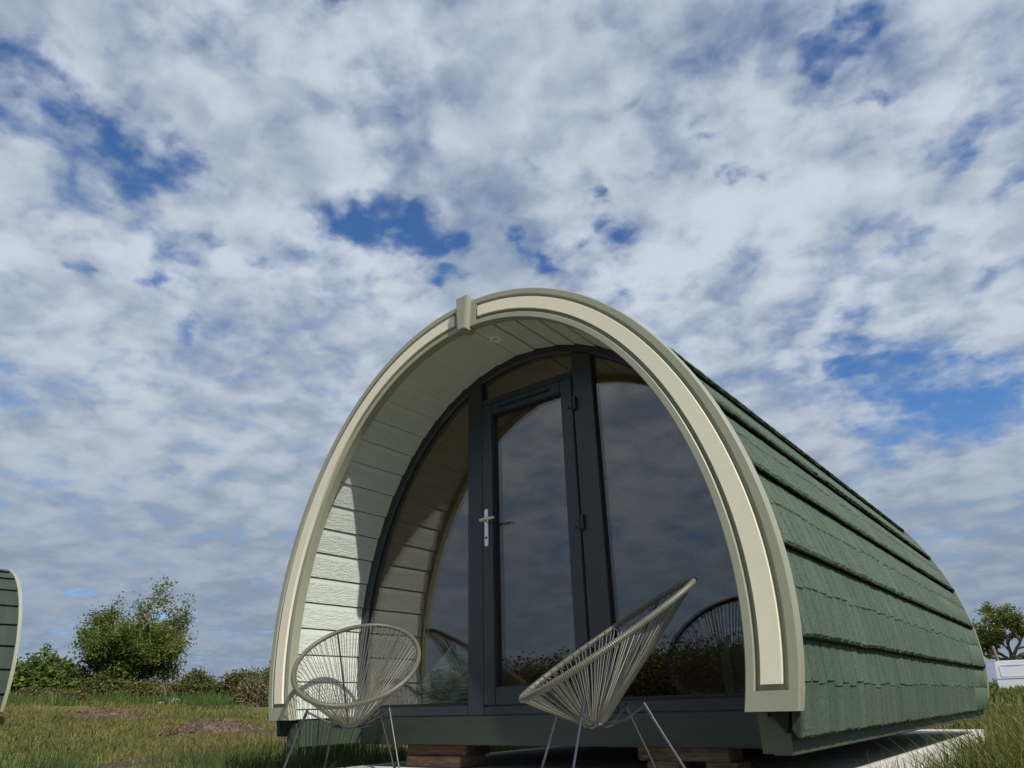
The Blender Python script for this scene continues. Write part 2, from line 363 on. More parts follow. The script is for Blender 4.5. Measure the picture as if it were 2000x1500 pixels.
# ------------------------------------------------------------------ the pod's arch profile (metres)
ZC = 0.9
CO = (1.6, -0.177566, 0.339473, -0.080205)
CI = (1.403687, -0.168106, 0.278603, -0.054614)
CS = (CI[0]+0.0517,)+CI[1:]
DF = 0.617                                   # depth of the glazed front behind the trim
def prad(c, t): u = t/1.5; u2_ = u*u; return c[0]+c[1]*u2_+c[2]*u2_**2+c[3]*u2_**3
def ppt(c, t, off=0.0): r = prad(c, t)+off; return (r*math.sin(t), ZC+r*math.cos(t))
def tz(c, z, off=0.0):
    lo, hi = 0.6, 2.9
    for _ in range(50):
        mid = (lo+hi)/2
        if ppt(c, mid, off)[1] > z: lo = mid
        else: hi = mid
    return (lo+hi)/2
class Arc:
    """arc-length parametrised half profile, s = 0 at height zb going up to the crown; extends over the crown"""
    def __init__(s, c, off, zb):
        T = np.linspace(tz(c, zb, off), -0.3, 900)
        P = np.array([ppt(c, t, off) for t in T]); s.P = P
        s.S = np.r_[0, np.cumsum(np.hypot(*np.diff(P, axis=0).T))]
        s.crown = float(np.interp(0.0, -P[:, 0], s.S))
        tan = np.gradient(P, axis=0); tan /= np.hypot(tan[:, 0], tan[:, 1])[:, None]; s.T = tan
    def at(s, a, off=0.0):
        x, z = np.interp(a, s.S, s.P[:, 0]), np.interp(a, s.S, s.P[:, 1]); tx, tzz = np.interp(a, s.S, s.T[:, 0]), np.interp(a, s.S, s.T[:, 1])
        nx, nz = tzz, -tx                     # outward
        return (x+nx*off, z+nz*off), (tx, tzz), (nx, nz)
def clip(poly, a, b, c):                     # keep a*x+b*z+c >= 0
    out = []
    for i in range(len(poly)):
        p, q = poly[i], poly[(i+1) % len(poly)]; dp, dq = a*p[0]+b*p[1]+c, a*q[0]+b*q[1]+c
        if dp >= 0: out.append(p)
        if (dp >= 0) != (dq >= 0):
            k = dp/(dp-dq); out.append((p[0]+(q[0]-p[0])*k, p[1]+(q[1]-p[1])*k))
    return out
def arch_poly(c, off, x0=None, x1=None, z0=None, z1=None, n=96):
    te = tz(c, -0.05, off); poly = [ppt(c, -te+2*te*i/n, off) for i in range(n+1)]
    if x0 is not None: poly = clip(poly, 1, 0, -x0)
    if x1 is not None: poly = clip(poly, -1, 0, x1)
    if z0 is not None: poly = clip(poly, 0, 1, -z0)
    if z1 is not None: poly = clip(poly, 0, -1, z1)
    return poly
def sweep(mb, sec, zb, ttop, side, n=60, z1=None):
    """sweep a closed section [(rho, y)] (rho 0 = inner edge, 1 = outer edge of the trim) from height zb up to angle ttop (or height z1)"""
    k = len(sec); vs = []; fs = []
    for rho, y in sec: pass
    ends = {}
    def pos(rho, t): a, b = ppt(CI, t), ppt(CO, t); return (a[0]+(b[0]-a[0])*rho, a[1]+(b[1]-a[1])*rho)
    def solve(rho, z):
        lo, hi = 0.6, 2.9
        for _ in range(40):
            mid = (lo+hi)/2
            if pos(rho, mid)[1] > z: lo = mid
            else: hi = mid
        return lo
    for i in range(n+1):
        w = i/n
        for rho, y in sec:
            key = rho
            if key not in ends: ends[key] = (solve(rho, zb), ttop if z1 is None else solve(rho, z1))
            t = ends[key][0]*(1-w)+ends[key][1]*w
            x, z = pos(rho, t); vs.append((side*x, y, z))
    for i in range(n):
        for j in range(k): fs.append((i*k+j, i*k+(j+1) % k, (i+1)*k+(j+1) % k, (i+1)*k+j))
    fs.append(tuple(range(k))); fs.append(tuple(n*k+j for j in range(k)))
    mb.add(vs, fs)

# ------------------------------------------------------------------ terrain
def sstep(a, b, x): t = np.clip((x-a)/(b-a), 0, 1); return t*t*(3-2*t)
def terr(x, y):
    x = np.asarray(x, float); y = np.asarray(y, float)
    h = -0.43 + 0.95*sstep(2.6, 24, -x)*sstep(-30, -4, y)
    h2 = -0.43 + 0.47*sstep(5.0, 11, y)*sstep(-1.5, 1.5, x) + 0.12*sstep(12, 60, y)
    h = np.maximum(h, h2)
    amp = sstep(1.9, 4.0, np.hypot(x, np.maximum(np.abs(y-2.7)-3.0, 0)))
    nz = 0.05*np.sin(x*1.7+1.3*np.sin(y*0.9))*np.cos(y*1.4+0.7*np.sin(x*1.1)) + 0.025*np.sin(x*4.1+y*2.3)*np.cos(y*3.7-x*1.9)
    return h + nz*amp
def build_ground():
    g = np.concatenate([-np.geomspace(900, 30, 26), np.arange(-29, 30, 0.3), np.geomspace(30, 900, 26)])
    X, Y = np.meshgrid(g, g, indexing='ij'); Z = terr(X, Y); n = len(g)
    I = np.arange(n*n).reshape(n, n)
    F = np.stack([I[:-1, :-1], I[1:, :-1], I[1:, 1:], I[:-1, 1:]], -1).reshape(-1, 4)
    me = np_mesh('ground', np.stack([X, Y, Z], -1).reshape(-1, 3), F, [M['ground']])
    for p in me.polygons: p.use_smooth = True
    o = link('ground', me, None); tag(o, 'rough grass field with bare muddy patches', 'field', kind='structure')
build_ground()

def build_slab():
    me = MB()
    me.prism([(-1.55, -0.30), (-1.56, -0.52), (1.53, -0.52), (1.52, -0.30)], -0.95, 6.6)
    bmn = me.mesh('slab', bevel=0.012)
    o = link('concrete_slab', bmn, M['concrete'])
    tag(o, 'pale concrete slab under the large green pod', 'slab', kind='structure')
build_slab()

# ------------------------------------------------------------------ the glamping pod
PODL = 5.9
ROOF_OFF = -0.045
SHINGLES = []
def shingle_mesh(seed):
    r = random.Random(seed); mb = MB()
    # unit plate: x 0..1 along the pod, y 0..1 up the slope, z outwards; nose at y = 0
    a, b = r.uniform(-0.012, 0.012), r.uniform(-0.012, 0.012)
    t0, t1 = 0.0105, 0.0085
    vs = [(0.027, a, 0), (0.973, b, 0), (0.973, 1, 0), (0.027, 1, 0), (0.075, a+0.055, t0), (0.925, b+0.055, t0), (0.925, 1, t1), (0.075, 1, t1),
          (0.5, (a+b)/2-0.008, 0), (0.5, (a+b)/2+0.045, t0+0.001), (0.5, 1, t1+0.001)]
    fs = [(0, 4, 9, 8), (8, 9, 5, 1), (4, 7, 10, 9), (9, 10, 6, 5), (0, 3, 7, 4), (1, 5, 6, 2), (3, 2, 6, 10, 7), (0, 8, 1, 2, 3)]
    mb.add(vs, fs); me = mb.mesh('shingle'); me.materials.append(M['tile']); return me

def course_strip(arc, k, nk, y0, y1, side, ny=2, wob=True):
    """one pressed metal course: nose lifted clear of the course below"""
    pitch = 0.372
    s0 = k*pitch; s1 = min(s0+pitch+0.035, arc.crown+0.02)
    ys = np.linspace(y0, y1, ny); mb = MB(); vs = []; r = random.Random(k*3+side)
    sec = [(s0+0.03, 0.006), (s0+0.02, 0.012), (s0-0.004, 0.034), (s0+0.004, 0.041), (s0+(s1-s0)*0.5, 0.0205), (s1, 0.0), (s1, -0.006)]
    n = len(sec); fs = []
    for y in ys:
        dz = r.uniform(-0.002, 0.002) if wob else 0
        for j, (s_, o_) in enumerate(sec):
            (x, z), _, _ = arc.at(s_+(dz if j in (1, 2, 3) else 0), o_+(dz if 1 <= j <= 3 else 0)); vs.append((side*x, y, z))
    for i in range(len(ys)-1):
        for j in range(n): fs.append((i*n+j, i*n+(j+1) % n, (i+1)*n+(j+1) % n, (i+1)*n+j))
    fs.append(tuple(range(n))); fs.append(tuple((len(ys)-1)*n+j for j in range(n)))
    mb.add(vs, fs); return mb

def arch_trim(root, y0, flip, keystone=True, panel=True):
    sgn = -1 if flip else 1
    secf = [(0, 0.06), (0, 0.004), (0.02, 0), (0.165, 0), (0.185, 0.005), (0.20, 0.022), (0.77, 0.022), (0.785, 0.005), (0.805, 0), (0.97, 0), (1, 0.004), (1, 0.06)]
    secb = [(0, 0.06), (0, 0.004), (0.02, 0), (0.97, 0), (1, 0.004), (1, 0.06)]
    for side in (1, -1):
        mb = MB()
        mp = lambda sec: [(r, y0+sgn*y) for r, y in sec]
        sweep(mb, mp(secf), 0.075, 0.058, side)
        sweep(mb, mp(secb), 0.0, None, side, 2, z1=0.0752)
        sweep(mb, mp(secb), None or 0.0, 0.0, side, 2) if False else None
        # plain piece next to the keystone
        k = len(secb); vs = []; fs = []
        for t in (0.0585, 0.0):
            for r, y in mp(secb):
                a, b = ppt(CI, t), ppt(CO, t); vs.append((side*(a[0]+(b[0]-a[0])*r), y, a[1]+(b[1]-a[1])*r))
        fs = [(j, (j+1) % k, k+(j+1) % k, k+j) for j in range(k)]+[tuple(range(k)), tuple(range(k, 2*k))]
        mb.add(vs, fs)
        tr = mb.build('arch_trim', M['sage'], root, smooth=True)
        if panel:
            mb = MB(); sp = [(0.29, 0.0215), (0.29, 0.000), (0.30, -0.003), (0.68, -0.003), (0.69, 0.000), (0.69, 0.0215)]
            sweep(mb, mp(sp), 0.098, 0.068, side)
            p = mb.build('trim_panel', M['cream'], tr, smooth=True)
    if keystone:
        mb = MB()
        z0, z1 = ZC+CI[0]-0.03, ZC+CO[0]+0.022
        w0, w1 = 0.030, 0.050
        y1 = y0+sgn*0.061; ya = y0-sgn*0.05
        mb.add([(-w0, ya, z0), (w0, ya, z0), (w1, ya, z1), (-w1, ya, z1), (-w0, y1, z0), (w0, y1, z0), (w1, y1, z1), (-w1, y1, z1)],
               [(0, 1, 2, 3), (4, 7, 6, 5), (0, 4, 5, 1), (1, 5, 6, 2), (2, 6, 7, 3), (3, 7, 4, 0)])
        mb.build('keystone', M['sage'], root, bevel=0.006)

def build_pod():
    root = empty('glamping_pod', (0, 2.9, -0.165))
    tag(root, 'large arched camping pod with green tiled roof and glazed door', 'camping pod')
    # --- structural shell
    arc = Arc(CO, ROOF_OFF, -0.085)
    mb = MB(); n = 80
    te = tz(CO, -0.08, ROOF_OFF-0.012); outer = [ppt(CO, -te+2*te*i/n, ROOF_OFF-0.012) for i in range(n+1)]
    ti = tz(CS, 0.0, 0.022); inner = [ppt(CS, -ti+2*ti*i/n, 0.022) for i in range(n+1)]
    y0, y1 = 0.0605, PODL-0.06
    vs = [(x, y0, z) for x, z in outer]+[(x, y0, z) for x, z in inner]+[(x, y1, z) for x, z in outer]+[(x, y1, z) for x, z in inner]
    a, b, c, d = 0, n+1, 2*(n+1), 3*(n+1); fs = []
    for i in range(n):
        fs += [(a+i, a+i+1, b+i+1, b+i), (c+i, d+i, d+i+1, c+i+1), (a+i, c+i, c+i+1, a+i+1), (b+i, b+i+1, d+i+1, d+i)]
    fs += [(a, b, d, c), (a+n, c+n, d+n, b+n)]
    mb.add(vs, fs); mb.build('roof_shell', M['underlay'], root)
    # --- roof courses and shingles
    ncr = int(math.ceil((arc.crown-0.05)/0.372))
    var = [shingle_mesh(i) for i in range(6)]
    cand = []; courses = {}
    for side in (1, -1):
        for k in range(ncr):
            mb = course_strip(arc, k, ncr, 0.055, PODL-0.03, side, 26)
            o = mb.build('roof_course', M['tile_sheet'], root); courses[(side, k)] = o
            s0 = k*0.372
            for row in (0, 1):
                y = 0.062+random.uniform(0, 0.05); ra = s0+(0.0 if row == 0 else 0.186); rb = s0+(0.215 if row == 0 else 0.372)
                if ra > arc.crown-0.05: continue
                while y < PODL-0.05:
                    w = random.uniform(0.10, 0.145); w = min(w, PODL-0.035-y)
                    if w < 0.05: break
                    j0 = random.uniform(-0.003, 0.003) if row == 0 else random.uniform(-0.012, 0.012)
                    f0 = 0.040 if row == 0 else 0.0245; f1 = 0.0195 if row == 0 else 0.002
                    (ax, az), _, _ = arc.at(ra+j0, f0); (bx, bz), _, _ = arc.at(rb, f1)
                    px, pz = bx-ax, bz-az; L = math.hypot(px, pz); px /= L; pz /= L
                    nx, nz = pz, -px
                    lift = random.uniform(0.0, 0.002)
                    cand.append((side, k, row, y, w, ax+nx*lift, az+nz*lift, px, pz, nx, nz, L)); y += w
    def score(c):
        if c[0] < 0 or c[1] > 6: return 0
        d2 = (c[5]-CAM.x)**2+(c[3]-CAM.y)**2+(c[6]-CAM.z)**2
        dirn = Vector((CAM.x-c[5], CAM.y-c[3], CAM.z-c[6])).normalized(); cs = dirn.dot(Vector((c[9], 0, c[10])))
        return max(cs, 0)*c[4]/d2
    cand.sort(key=score, reverse=True)
    rest = []
    def mat_of(c):
        side, k, row, y, w, ax, az, px, pz, nx, nz, L = c
        return Matrix(((0, side*px, side*nx, side*ax), (w, 0, 0, y), (0, pz, nz, az), (0, 0, 0, 1))) @ Matrix.Diagonal((1, L, 1, 1))
    for i, c in enumerate(cand):
        if i < 300:
            o = bpy.data.objects.new('shingle', random.choice(var)); COL.objects.link(o)
            cp = courses[(c[0], c[1])]; o.parent = cp; o.matrix_parent_inverse = Matrix.Identity(4)
            o.matrix_parent_inverse = full(cp).inverted(); o.matrix_basis = mat_of(c)
        else: rest.append(c)
    VA = []; FA = []; base = 0
    data = []
    for me in var:
        V = np.array([v.co[:] for v in me.vertices]); tris = []
        for p in me.polygons:
            q = list(p.vertices)
            for j in range(1, len(q)-1): tris.append((q[0], q[j], q[j+1]))
        data.append((V, np.array(tris)))
    for c in rest:
        V, F = random.choice(data); m4 = np.array(mat_of(c)); VA.append(V@m4[:3, :3].T+m4[:3, 3]); FA.append(F+base); base += len(V)
    me = np_mesh('shingles', np.concatenate(VA), np.concatenate(FA), [M['tile']])
    o = link('shingles', me, None, root); o['kind'] = 'stuff'
    # --- trims
    arch_trim(root, 0.0, False)
    arch_trim(root, PODL, True, False, False)
    # --- soffit boards
    sa = Arc(CS, 0.0, 0.0); bw = 0.171
    nb = int(math.floor(2*sa.crown/bw)); start = 0.0
    full_len = 2*sa.crown
    def sp(s_, off=0.0):
        if s_ <= sa.crown: (x, z), _, (nx, nz) = sa.at(s_, off); return x, z
        (x, z), _, _ = sa.at(full_len-s_, off); return -x, z
    k = 0; s_ = 0.0
    while s_ < full_len-0.02:
        e = min(s_+bw, full_len)
        left = s_ > sa.crown
        # lower edge of each board carries a flat lap strip, the body is a few millimetres proud
        if left: lo, hi = e-0.003, s_+0.003
        else: lo, hi = s_+0.003, e-0.003
        sg = 1 if hi > lo else -1
        top = hi-sg*0.036
        a0 = sp(lo, -0.004); a1 = sp(top, 0.0); a2 = sp(hi, 0.004); b0 = sp(lo, 0.018); b2 = sp(hi, 0.018)
        mb = MB(); mb.prism([a0, a1, b2, b0], 0.0605, DF-0.002)
        o = mb.build('soffit_board', M['board'], root)
        mb = MB(); mb.prism([a1, sp(hi, 0.005), b2], 0.0607, DF-0.0022); mb.build('board_lap', M['board_lap'], o)
        s_ = e; k += 1
    # --- downlight in the soffit
    mb = MB(); mb.lathe([(0.047, 0.004), (0.047, -0.008), (0.040, -0.012), (0.022, -0.006), (0.021, 0.006)], (0, 0, 0))
    dl = mb.build('downlight', M['white_plastic'], None, smooth=True); dl.location = (0.0, 0.311, 2.356); attach(dl, root); dl.location = (0, 0.311, 2.3545)
    mb = MB(); mb.lathe([(0.0205, 0.0), (0.017, -0.003), (0.004, -0.003)], (0, 0.311, 2.3545)); mb.build('lamp_lens', M['lamp_glass'], dl)
    # --- glazed front: arch frame, posts, transom, sill
    fy0, fy1 = DF, DF+0.07
    fr = empty('front_frame', (0, DF, 0)); attach(fr, root)
    mb = MB(); to = tz(CS, 0.0, 0.0); w = 0.062
    V = []; n = 90; F = []
    ti = tz(CS, 0.0, -w)
    for i in range(n+1):
        q = -1+2*i/n; o_ = ppt(CS, q*to, -0.001); i_ = ppt(CS, q*ti, -w); m_ = ppt(CS, q*ti, -w+0.012)
        V += [(o_[0], fy0, o_[1]), (m_[0], fy0, m_[1]), (i_[0], fy0+0.012, i_[1]), (i_[0], fy1, i_[1]), (o_[0], fy1, o_[1])]
    for i in range(n):
        for j in range(5): F.append((i*5+j, i*5+(j+1) % 5, (i+1)*5+(j+1) % 5, (i+1)*5+j))
    F += [tuple(range(5)), tuple(n*5+j for j in range(5))]
    mb.add(V, F); mb.build('arch_frame', M['anthracite'], fr, smooth=True)
    # sealant bead between frame and boards (uneven)
    def post(x0, x1, name='post'):
        mb = MB(); mb.prism(arch_poly(CS, -w+0.004, x0, x1, 0.0), fy0-0.003, fy1+0.002); return mb.build(name, M['anthracite'], fr, bevel=0.004)
    post(-0.520, -0.385); post(0.405, 0.556)
    mb = MB(); mb.box(-0.3845, 0.4045, fy0-0.002, fy1, 2.045, 2.092); mb.build('transom', M['anthracite'], fr, bevel=0.004)
    mb = MB(); mb.box(-1.495, -0.5205, fy0-0.001, fy1-0.002, 0.0005, 0.056); mb.build('sill_rail', M['anthracite'], fr, bevel=0.004)
    mb = MB(); mb.box(0.5565, 1.495, fy0-0.001, fy1-0.002, 0.0005, 0.056); mb.build('sill_rail', M['anthracite'], fr, bevel=0.004)
    mb = MB(); mb.box(-0.3845, 0.4045, fy0-0.004, fy1, 0.0005, 0.05); mb.build('threshold', M['anthracite'], fr, bevel=0.004)
    # panes
    gy0, gy1 = DF+0.026, DF+0.046
    def pane(poly, nm='window_pane', par=None):
        mb = MB(); mb.prism(poly, gy0, gy1); return mb.build(nm, M['glass'], par or fr)
    def beads(poly, par, d=0.012):
        # gasket line just inside the frame edge
        cx = sum(p[0] for p in poly)/len(poly); cz = sum(p[1] for p in poly)/len(poly)
        mb = MB(); n_ = len(poly)
        inn = [(x+(cx-x)*0.018, z+(cz-z)*0.018) for x, z in poly]
        vs = [(x, gy0-0.004, z) for x, z in poly]+[(x, gy0-0.004, z) for x, z in inn]+[(x, gy0-0.0008, z) for x, z in poly]+[(x, gy0-0.0008, z) for x, z in inn]
        fs = []
        for i in range(n_):
            j = (i+1) % n_
            fs += [(i, j, n_+j, n_+i), (2*n_+i, 3*n_+i, 3*n_+j, 2*n_+j), (n_+i, n_+j, 3*n_+j, 3*n_+i), (i, 2*n_+i, 2*n_+j, j)]
        mb.add(vs, fs); mb.build('gasket', M['gasket'], par)
    for poly in (arch_poly(CS, -w+0.002, None, -0.518, 0.054), arch_poly(CS, -w+0.002, 0.554, None, 0.054), arch_poly(CS, -w+0.002, -0.387, 0.407, 2.09)):
        pn = pane(poly, 'window_pane', root); beads(poly, pn)
    # door leaf
    dr = empty('door', (0.40, DF, 0.05)); attach(dr, root)
    dy0, dy1 = DF-0.012, DF+0.062
    for nm, bx in (('stile', (-0.381, -0.287, 0.054, 2.041)), ('stile', (0.308, 0.400, 0.054, 2.041)), ('top_rail', (-0.2868, 0.3078, 1.952, 2.0408)), ('bottom_rail', (-0.2868, 0.3078, 0.0542, 0.156))):
        mb = MB(); mb.box(bx[0], bx[1], dy0, dy1, bx[2], bx[3]); mb.build(nm, M['anthracite'], dr, bevel=0.005)
    poly = [(-0.290, 0.153), (0.311, 0.153), (0.311, 1.955), (-0.290, 1.955)]
    pn = pane(poly, 'door_pane', dr); beads(poly, pn)
    mb = MB(); mb.box(-0.225, 0.217, dy0-0.010, dy0-0.0005, 1.992, 2.018); mb.build('trickle_vent', M['anthracite'], dr, bevel=0.003)
    mb = MB(); mb.box(-0.215, 0.207, dy0-0.0125, dy0-0.0102, 1.994, 2.000); mb.build('vent_slot', M['gasket'], dr)
    for hz in (0.30, 1.058, 1.847):
        mb = MB(); mb.box(0.362, 0.402, dy0-0.018, dy0-0.0005, hz-0.03, hz+0.03); mb.box(0.4023, 0.43, DF-0.026, DF-0.0032, hz-0.045, hz+0.045)
        mb.tube([(0.402, dy0-0.014, hz-0.045), (0.402, dy0-0.014, hz+0.045)], 0.011, 10)
        mb.build('hinge', M['anthracite'], dr, bevel=0.003)
    # handle: long plate and lever
    mb = MB(); P = []
    for q in range(9): an = PI*q/8; P.append((0.0165*math.cos(an), 0.111+0.0165*math.sin(an)))
    for q in range(9): an = PI+PI*q/8; P.append((0.0165*math.cos(an), -0.111+0.0165*math.sin(an)))
    mb.prism([(x-0.340, z+1.145) for x, z in P], dy0-0.010, dy0-0.0004)
    hd = mb.build('handle_plate', M['steel'], dr, bevel=0.003)
    mb = MB(); mb.tube([(-0.340, dy0-0.009, 1.188), (-0.340, dy0-0.055, 1.188)], 0.010, 12)
    mb.tube([(-0.352, dy0-0.054, 1.188), (-0.335, dy0-0.058, 1.188), (-0.29, dy0-0.06, 1.190), (-0.232, dy0-0.056, 1.188)], [0.011, 0.0115, 0.010, 0.008], 12)
    mb.build('lever', M['steel'], hd, smooth=True)
    mb = MB(); mb.lathe([(0.0085, 0.0), (0.0085, -0.004)], (-0.340, dy0-0.0102, 1.075), 'y', 14); mb.build('lock_cylinder', M['black_steel'], hd)
    # --- base timbers
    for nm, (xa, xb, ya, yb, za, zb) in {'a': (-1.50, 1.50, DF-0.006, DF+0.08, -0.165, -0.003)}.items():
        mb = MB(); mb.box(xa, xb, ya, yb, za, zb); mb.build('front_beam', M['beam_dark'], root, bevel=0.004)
    for sd_ in (1, -1):
        mb = MB(); x0, x1 = (1.545, 1.632) if sd_ > 0 else (-1.632, -1.545)
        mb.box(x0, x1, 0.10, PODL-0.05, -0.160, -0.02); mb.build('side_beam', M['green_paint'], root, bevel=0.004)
        x0, x1 = (1.502, 1.5445) if sd_ > 0 else (-1.5445, -1.502)
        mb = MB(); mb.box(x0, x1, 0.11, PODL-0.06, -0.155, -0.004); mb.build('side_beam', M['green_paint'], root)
    mb = MB(); mb.box(-1.49, 1.49, DF+0.081, PODL-0.1, -0.06, -0.004); mb.build('floor_deck', M['floor_wood'], root)
    for yb in (1.6, 2.8, 4.0, 5.2):
        mb = MB(); mb.box(-1.49, 1.49, yb, yb+0.05, -0.155, -0.0605); mb.build('joist', M['timber_red'], root)
    # --- interior lining, end wall
    mb = MB(); nn = 60; ta = tz(CS, 0.0, -0.03)
    V = []; F = []
    for i in range(nn+1):
        q = -ta+2*ta*i/nn; a_, b_ = ppt(CS, q, 0.018), ppt(CS, q, -0.004 if i % 3 else 0.004)
        V += [(a_[0], DF+0.072, a_[1]), (b_[0], DF+0.072, b_[1]), (b_[0], PODL-0.2, b_[1]), (a_[0], PODL-0.2, a_[1])]
    for i in range(nn):
        for j in range(4): F.append((i*4+j, i*4+(j+1) % 4, i*4+4+(j+1) % 4, i*4+4+j))
    F += [(0, 1, 2, 3), tuple(nn*4+j for j in range(4))]
    mb.add(V, F); mb.build('interior_lining', M['pine'], root)
    mb = MB(); mb.prism(arch_poly(CS, -0.01, None, None, 0.0), PODL-0.19, PODL-0.07); mb.build('end_wall', M['pine'], root)
    return root
pod = build_pod()

# ------------------------------------------------------------------ things inside the pod, seen through the glass
def build_inside():
    # crumpled sheet of clear plastic wrapping by the left-hand glass
    n, m = 34, 34; V = []; F = []
    for i in range(n+1):
        for j in range(m+1):
            a = 2*PI*i/n; h = j/m
            r = (0.36*(1-h**3)+0.03)*(1+0.12*math.sin(2*a+1.1)+0.09*math.sin(5*a+5*h)+0.06*math.sin(9*a-14*h)+0.05*math.sin(17*h+3*a))
            V.append((r*math.cos(a)*1.1, r*math.sin(a)*0.7, 0.62*h*(1+0.10*math.sin(3*a))))
    for i in range(n):
        for j in range(m): F.append((i*(m+1)+j, (i+1)*(m+1)+j, (i+1)*(m+1)+j+1, i*(m+1)+j+1))
    V = [(x*0.62+random.uniform(-.012, .012)-1.02, y*0.62+random.uniform(-.012, .012)+1.02, z*0.68) for x, y, z in V]
    me = bpy.data.meshes.new('plastic_wrapping'); me.from_pydata(V, [], F)
    for p in me.polygons: p.use_smooth = False
    o = link('plastic_wrapping', me, M['film']); tag(o, 'crumpled pale green plastic wrapping behind the left window', 'plastic sheet')
    t = empty('side_table', (1.02, 1.75, 0)); tag(t, 'small dark wooden table inside the pod behind the right window', 'table')
    mb = MB(); mb.box(0.72, 1.34, 1.45, 2.05, 0.36, 0.46); mb.build('table_top', M['plastic_table'], t, bevel=0.005)
    for lx in (0.80, 1.20):
        for ly in (1.52, 1.93):
            mb = MB(); mb.box(lx, lx+0.06, ly, ly+0.06, -0.003, 0.3595); mb.build('leg', M['plastic_table'], t)
build_inside()

# ------------------------------------------------------------------ timber packing under the pod
def timber(name, label, x0, x1, y0, y1, z0, z1, mat, group=None, rz=0.0):
    mb = MB(); cx, cy = (x0+x1)/2, (y0+y1)/2
    mb.box(x0-cx, x1-cx, y0-cy, y1-cy, 0, z1-z0)
    o = mb.build(name, mat, None, bevel=0.006); o.location = (cx, cy, z0); o.rotation_euler = (0, 0, rz)
    tag(o, label, 'timber block', group)
G_T = 'timber packing blocks under the pod'
timber('timber_block', 'red brown timber, upper of the two under the left of the front beam', -1.13, -0.62, 0.70, 0.95, -0.232, -0.166, M['timber_red'], G_T, 0.02)
timber('timber_block', 'pale brown timber, lower of the two under the left of the front beam', -1.12, -0.64, 0.68, 0.93, -0.30, -0.233, M['timber'], G_T, 0.0)
timber('timber_block', 'wide weathered timber block directly under the right of the front beam', 0.60, 1.12, 0.70, 0.86, -0.232, -0.166, M['timber'], G_T, -0.04)
timber('timber_block', 'short orange brown timber below the wide block, nearest the door', 0.66, 0.84, 0.68, 0.84, -0.30, -0.233, M['timber'], G_T, 0.08)
timber('timber_block', 'short timber below the wide block, nearest the right corner', 0.98, 1.16, 0.70, 0.84, -0.30, -0.233, M['timber'], G_T, -0.06)
for (bx, by) in ((-1.2, 2.9), (1.0, 2.9), (-1.2, 5.2), (1.0, 5.2)):
    pass

